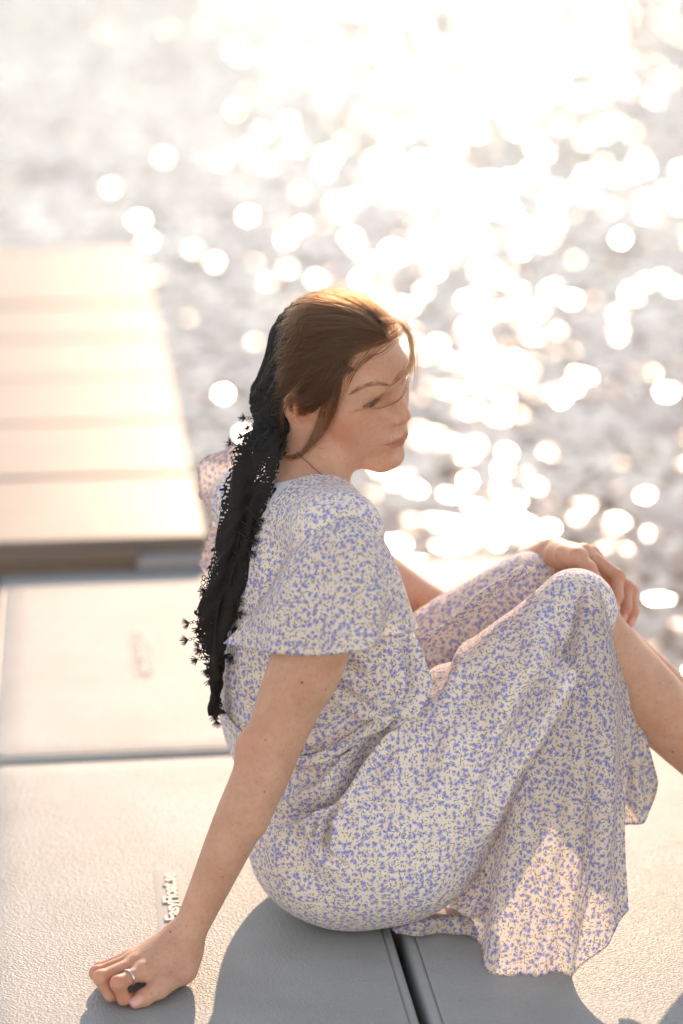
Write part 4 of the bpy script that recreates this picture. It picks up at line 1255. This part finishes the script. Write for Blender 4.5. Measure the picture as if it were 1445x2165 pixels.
# scarf tail: knotted lace hanging down her back
TAIL = [(905, 538, 604, 2.835), (940, 500, 606, 2.810), (985, 489, 592, 2.795), (1040, 478, 570, 2.785), (1100, 468, 553, 2.775), (1160, 455, 538, 2.768),
        (1220, 442, 522, 2.765), (1280, 428, 506, 2.765), (1340, 424, 486, 2.770), (1390, 428, 476, 2.775), (1430, 438, 470, 2.78), (1470, 446, 466, 2.785), (1508, 444, 464, 2.79)]
def tail_sheet(shift, narrow, seed, nu=130, nv=46):
    rows = []
    for y, x0, x1, Y in TAIL:
        xm, w = (x0 + x1) / 2 + shift[0], (x1 - x0) / 2 * narrow
        rows.append([P(xm - w, y, Y + 0.012 + shift[1]), P(xm - w * 0.5, y + 2, Y - 0.004 + shift[1]), P(xm, y + 3, Y - 0.008 + shift[1]), P(xm + w * 0.5, y + 2, Y - 0.004 + shift[1]), P(xm + w, y, Y + 0.010 + shift[1])])
    r = np.random.default_rng(seed); ph = r.uniform(0, 6, 4)
    V, F = loft(rows, nu, nv, lambda a, b: 0.0060 * np.sin(b * 8 + 2.6 * np.sin(a * 4.5 + ph[0]) + ph[1]) * np.clip(a * 5, 0.3, 1) + 0.0022 * np.sin(b * 19 + 3 * np.sin(a * 11 + ph[2])) + 0.0018 * np.sin(a * 55 + 4 * np.sin(b * 7 + a * 9)) )
    UV = np.stack(np.meshgrid(np.linspace(0, 1, nu), np.linspace(0, 1, nv), indexing='ij'), -1).reshape(-1, 2)
    # edge scallops
    e = np.where(UV[:, 1] < 0.02, -1.0, np.where(UV[:, 1] > 0.98, 1.0, 0.0))
    V[:, 0] += e * (0.0016 * np.sin(UV[:, 0] * 210 + seed) + 0.0030 * np.sin(UV[:, 0] * 37 + 2 * seed) * np.sin(UV[:, 0] * 71))
    return V, F, UV
T1_V, T1_F, T1_UV = tail_sheet((0, 0.0), 1.0, 1)
T2_V, T2_F, T2_UV = tail_sheet((2, 0.011), 0.86, 2)

# ------------------------------------------------------------------ the person and everything she wears
PERSON = empty('person', (0.0, 2.78, 0.0))
tag(PERSON, 'young woman in a flowered dress and black lace headscarf sitting on the dock', 'person')
M_SKIN, M_CLOTH = skin_material(), dress_material()
M_SHEER, M_SLEEVE, M_FAR = sheer_material('floral_print_single_layer', 0.42), sheer_material('floral_print_sleeve', 0.16), sheer_material('floral_print_far_sleeve', 0.55)
HAIRC = (0.052, 0.0225, 0.0095)
M_HAIR = hair_material('brown_hair', HAIRC, 0.3, 0.55)
M_BROW = hair_material('brow_hair', (0.05, 0.028, 0.017), 0.4, 0.2)
M_HBASE = hair_base_material((0.055, 0.030, 0.017))
M_LACE, M_SCARF = lace_material('black_lace', 'lace_uv'), lace_material('black_knit', '', False)

body = mesh_obj('body', B_V, B_F, M_SKIN, PERSON)
q = w2h(B_V.astype(F4)).astype(float); aq = np.abs(q[:, 1])
lipd, _ = seg_dist(np.column_stack((q[:, 0], aq, q[:, 2])), [(0.09, 0.0245, -0.0445), (0.1, 0.012, -0.0452), (0.106, 0.0, -0.0455)])
up_h = np.interp(aq, [0, .004, .012, .024], [.0112, .0122, .0078, .0012]); lo_h = np.interp(aq, [0, .012, .024], [.0128, .0108, .0012])
dz = q[:, 2] - np.interp(aq, [0, .012, .024], [-.0455, -.0452, -.0445])
lip = np.where(dz > 0, np.clip((up_h - dz) / .0016, 0, 1), np.clip((lo_h + dz) / .0018, 0, 1)) * (q[:, 0] > 0.083) * (aq < 0.0245)
lip *= np.clip((0.0245 - aq) / .002, 0, 1)
blush_nostril_shade = 0.85 * np.exp(-(((q[:, 0] - 0.052) / 0.026) ** 2 + ((aq - 0.052) / 0.03) ** 2 + ((q[:, 2] + 0.018) / 0.024) ** 2))
blush_nostril_shade += 0.35 * np.exp(-(((q[:, 0] - 0.112) / 0.014) ** 2 + (aq / 0.016) ** 2 + ((q[:, 2] + 0.008) / 0.014) ** 2))
blush_nostril_shade += 0.75 * np.exp(-(((q[:, 0] - 0.0) / 0.022) ** 2 + ((aq - 0.076) / 0.009) ** 2 + ((q[:, 2] - 0.0) / 0.036) ** 2))
blush_nostril_shade += 0.9 * np.exp(-(((q[:, 0] - 0.1040) / 0.006) ** 2 + ((aq - 0.0066) / 0.0036) ** 2 + ((q[:, 2] + 0.0165) / 0.004) ** 2))  # shade inside the nostrils, painted in with the redness
# eyelid line and the dark of the lashes' roots
for H, th in ((RH, RT), (LH, LT)):
    for nm, (pts, rad) in H.items():
        for jn, w in ((1, .55), (2, .5), (3, .45)):
            d = np.linalg.norm(B_V - np.asarray(pts[jn]), axis=1)
            blush_nostril_shade += w * np.exp(-(d / 0.012) ** 2)
    d = np.linalg.norm(B_V - np.asarray(th[0][3]), axis=1); blush_nostril_shade += .35 * np.exp(-(d / 0.014) ** 2)
d = np.linalg.norm(B_V - P(528, 1583, 2.62), axis=1); blush_nostril_shade += .35 * np.exp(-(d / 0.03) ** 2)
nail = np.zeros(len(B_V))
NAILS = []
def nail_at(tip, prev, out, size):
    """a nail plate on the back of a fingertip"""
    tip = np.asarray(tip, float); ax = tip - np.asarray(prev, float); ax /= np.linalg.norm(ax)
    o = np.asarray(out, float); o = o - ax * (o @ ax); o /= np.linalg.norm(o); s = np.cross(ax, o)
    rel = B_V - tip
    a, b, c = rel @ ax, rel @ s, rel @ o
    m = np.clip(1.25 - np.sqrt(((a - .0015) / (size * 0.80)) ** 2 + (b / (size * 0.62)) ** 2), 0, 1) * 4
    nail[:] = np.maximum(nail, np.clip(m, 0, 1) * (c > 0.0008))
nail_at(RT[0][3], RT[0][2], (0.1, -0.75, 0.65), .0082)
nail_at(LT[0][3], LT[0][2], (0.1, -0.9, 0.45), .0080)
for nm in ('index', 'middle', 'ring', 'pinky'):
    nail_at(LH[nm][0][3], LH[nm][0][2], (0.25, -0.95, 0.15), .0066)
vcol(body, 'tint', np.column_stack((lip, np.clip(blush_nostril_shade, 0, 1), nail)))
body['label'] = 'fair freckled skin of face, arms, hands and bare shin'

def sub(name, V, F, mat, parent, thick=0.0, label=None):
    o = mesh_obj(name, V, F, mat, parent)
    if thick:
        md = o.modifiers.new('thickness', 'SOLIDIFY'); md.thickness = thick; md.offset = 0
    if label: o['label'] = label
    return o
dress = mesh_obj('dress', D_V, D_F, M_CLOTH, PERSON)
sub('sleeve', SL_V, SL_F, M_SLEEVE, dress, label='near flutter sleeve over the propping arm')
sub('sleeve', np.vstack((SR_V, SR2_V)), np.vstack((SR_F, SR2_F + len(SR_V))), M_FAR, dress, label='far flutter sleeve lit through by the sun')
sub('skirt_panel', SK_V, SK_F, M_SHEER, dress, label='skirt falling from the knee to the deck')
sub('skirt_panel', SB_V, SB_F, M_SHEER, dress, label='rear skirt panel beside the bare shin')
sub('skirt_panel', *merge([(HF_V, HF_F), (LB_V, LB_F)]), M_SHEER, dress, label='hem lying on the deck under the seat')
sub('skirt_panel', FL_V, FL_F, M_SHEER, dress, label='folded front edge of the skirt along the thigh')
sub('belt', BT_V, BT_F, M_CLOTH, dress)
def edge_roll(V, nu, nv, which, r):
    S = V.reshape(nu, nv, 3)
    L = dict(end=S[-1], start=S[0], left=S[:, 0], right=S[:, -1])[which]
    return tube(spline(L, 120), r, 6)
hems = [edge_roll(BT_V, 14, 90, 'start', .0008), edge_roll(BT_V, 14, 90, 'end', .0009), edge_roll(SL_V, 60, 110, 'end', .0011), edge_roll(SR_V, 40, 80, 'end', .0013), edge_roll(SK_V, 110, 170, 'end', .0011),
        edge_roll(SB_V, 50, 40, 'end', .0011), edge_roll(SB_V, 50, 40, 'right', .0010), edge_roll(HF_V, 24, 50, 'end', .0013), edge_roll(FL_V, 20, 60, 'start', .0012), edge_roll(SR2_V, 24, 30, 'start', .0011)]
for hv, hf in hems: sub('hem', hv, hf, M_SHEER, dress)

# white undershirt at the nape
def f_shirt(p):
    d = f_dress_plain(p) + 0.0030
    top = lerp(h2w((-0.014, 0, -0.020)), N_BASE, 0.3)
    d = np.maximum(d, F4(N_BASE[2] - 0.016) - p[:, 2])
    return np.maximum(d, -d_cone(p, top, N_BASE + np.array((0.0, 0.0, -0.004)), 0.0505, 0.0485))
def f_dress_plain(p):
    d = d_cone(p, N_BASE - np.array((0, 0, .026)), SH_R + np.array((-0.006, 0.004, 0.004)), 0.052, 0.050)
    d = sm(d, d_cone(p, N_BASE - np.array((0, 0, .026)), SH_L + np.array((0.01, -0.01, 0.0)), 0.052, 0.050), 0.03)
    return sm(d, d_ell(p, C_RIB, (0.100, 0.139, 0.175), TM), 0.03) - F4(0.0035)
U_V, U_F = surface_nets(f_shirt, (-0.18, 2.70, 0.47), (0.06, 3.0, 0.66), 0.0025)
U_V, U_F = largest(U_V, U_F)
U_V = relax(U_V, U_F, 2)
mesh_obj('undershirt', U_V, U_F, simple('white_cotton_jersey', (0.76, 0.78, 0.84), 0.8, var=0.04, scale=300), PERSON)

hair_mass = mesh_obj('hair', H_V, H_F, M_HBASE, PERSON)
ql = w2h(H_V.astype(F4)).astype(float)
flow = np.column_stack((ql[:, 0] * 30, np.arctan2(ql[:, 1], ql[:, 2] - 0.0) * 40, np.zeros(len(ql))))
vcol(hair_mass, 'flow', flow)
hair_curves('strands', strands, srad, M_HAIR, hair_mass)
hair_curves('brow_and_lashes', brow, brad, M_BROW, PERSON)

for s in (-1, 1):
    c = np.array((EYE[0], s * EYE[1], EYE[2]), float); r = 0.0126
    gaze = np.array((0.985, -0.10, -0.14)); gaze /= np.linalg.norm(gaze)
    th, ph = np.meshgrid(np.linspace(0, np.pi, 40), np.linspace(0, 2 * np.pi, 48, endpoint=False), indexing='ij')
    Mx = frame(gaze, (0, 0, 1.0))
    rr = r + 0.0009 * np.exp(-(th / 0.40) ** 4)
    L = np.stack((np.cos(th) * rr, np.sin(th) * np.cos(ph) * rr, np.sin(th) * np.sin(ph) * rr), -1).reshape(-1, 3)
    o = mesh_obj('eye', h2w(L @ Mx.T + c), grid_faces(40, 48, True), eye_material(), PERSON)
    a = th.ravel()
    iris = np.where((a < 0.175)[:, None], (0.008, 0.008, 0.009), np.where((a < 0.43)[:, None], (0.045, 0.055, 0.05), np.where((a < 0.48)[:, None], (0.03, 0.035, 0.04), (0.36, 0.33, 0.31))))
    vcol(o, 'iris', iris)

# headscarf
scarf = mesh_obj('headscarf', S_V, S_F, M_SCARF, PERSON)
scarf['label'] = 'black lace headscarf knotted at the nape'
for V, F, UV in ((T1_V, T1_F, T1_UV), (T2_V, T2_F, T2_UV)):
    o = sub('scarf_tail', V, F, M_LACE, scarf)
    a = o.data.attributes.new('lace_uv', 'FLOAT_VECTOR', 'POINT')
    a.data.foreach_set('vector', np.column_stack((UV, np.zeros(len(UV)))).astype(np.float32).ravel())
def tassel_mesh(seed):
    r = np.random.default_rng(seed); parts = []
    for k in range(17):
        a = R(-52 + 104 * k / 16) + r.normal(0, .06); L = 0.0085 * r.uniform(.82, 1.08)
        d0 = np.array((math.sin(a), r.normal(0, .22), -math.cos(a)))
        parts.append(tube([np.zeros(3), d0 * L * .5 + (0, 0, .0004), d0 * L], [.00042, .00038, .00022], 4))
    for k in range(2):
        c = np.array((0, 0, 0.0022 + 0.0036 * k)); rr = .0016
        an = np.linspace(0, 2 * np.pi, 10)
        parts.append(tube([c + rr * np.array((math.cos(x), 0, math.sin(x))) for x in an], .0004, 4))
    parts.append(tube([(0, 0, .007), (0, 0, .019)], .0005, 4))
    return merge(parts)
TM_ = []
M_THREAD = simple('black_thread', (0.02, 0.018, 0.016), 0.8)
for k in range(4):
    v, f = tassel_mesh(k); me = bpy.data.meshes.new('tassel'); me.from_pydata(v.tolist(), [], f.tolist()); me.materials.append(M_THREAD); TM_.append(me)
SEE_DRESS = Seen(D_V)
def tassel(px, py, ang, Y, s=1.0):
    """hangs from the scarf's edge; ang 0 points down, 90 to the left"""
    o = bpy.data.objects.new('tassel', TM_[RNG.integers(0, 4)])
    link(o, scarf)
    o.location = P(px, py, Y); o.scale = (s, s, s)
    o.rotation_euler = (RNG.normal(0, .25), R(ang), RNG.normal(0, .5))
for px, py, ang in ((400, 1317, 75), (420, 1328, 40), (398, 1353, 78), (420, 1362, 45), (418, 1394, 70), (438, 1415, 20), (444, 1437, 10), (449, 1466, 15), (454, 1512, 5), (458, 1524, -8), (430, 1298, 60), (426, 1375, 60), (436, 1250, 80),
                    (462, 1500, -20), (519, 884, 100), (527, 903, 80), (488, 938, 110), (512, 924, 95)):
    tassel(px, py, ang, 2.775 if py > 1000 else 2.82, 1.15)
for px, py, ang in ((551, 1072, -50), (545, 1098, -40), (538, 1118, -55), (533, 1143, -60), (527, 1167, -50), (516, 1188, -40), (500, 1268, -60), (505, 1296, -70), (494, 1300, -40), (490, 1330, -60), (486, 1352, -50), (484, 1392, -70), (476, 1384, -40), (585, 1006, -20), (580, 990, -60), (561, 1048, -50)):
    tassel(px, py, ang, float(SEE_DRESS(px, py, .010)[1]), 1.15)
rings = []
for k, (px, py) in enumerate(((432, 1222), (430, 1232), (428, 1243), (429, 1253), (427, 1263), (429, 1273), (426, 1283), (428, 1292), (437, 1226), (436, 1238), (435, 1250), (435, 1262), (434, 1274), (434, 1286))):
    c = P(px, py, 2.772); an = np.linspace(0, 2 * np.pi, 12)
    rings.append(tube([c + .0026 * np.array((math.cos(x), .3 * math.sin(x), math.sin(x))) for x in an], .00045, 4))
sub('lace_loops', *merge(rings), M_THREAD, scarf)

# thin brown tube for the shadow in the neck crease; ring
SEE_BODY = Seen(B_V[_hm])
neck_crease = spline([SEE_BODY(x, y, .0002) for x, y in ((628, 955), (645, 972), (663, 988), (680, 1003), (694, 1018))], 30)
v, f = tube(neck_crease, .0006, 8)
mesh_obj('neck_crease_shade', v, f, simple('crease_shade_brown', (0.24, 0.11, 0.05), 0.5), PERSON)
a0, a1 = np.asarray(RH['index'][0][0]), np.asarray(RH['index'][0][1])
ax = (a1 - a0) / np.linalg.norm(a1 - a0); c = lerp(a0, a1, 0.56)
e1 = np.cross(ax, (0, 0, 1.0)); e1 /= np.linalg.norm(e1); e2 = np.cross(e1, ax)
v, f = [], []
an = np.linspace(0, 2 * np.pi, 48, endpoint=False)
prof = [(-.0014, .0004), (-.0008, .0009), (.0008, .0009), (.0014, .0004), (.0012, -.0004), (-.0012, -.0004)]
rv = np.array([[c + ax * px + (0.0096 + pr) * (math.cos(t) * e1 + math.sin(t) * e2) for px, pr in prof] for t in an])
n6 = len(prof); fr = [(i * n6 + j, ((i + 1) % 48) * n6 + j, ((i + 1) % 48) * n6 + (j + 1) % n6, i * n6 + (j + 1) % n6) for i in range(48) for j in range(n6)]
mesh_obj('ring', rv.reshape(-1, 3), fr, simple('silver', (0.72, 0.71, 0.70), 0.22, 1.0), PERSON)
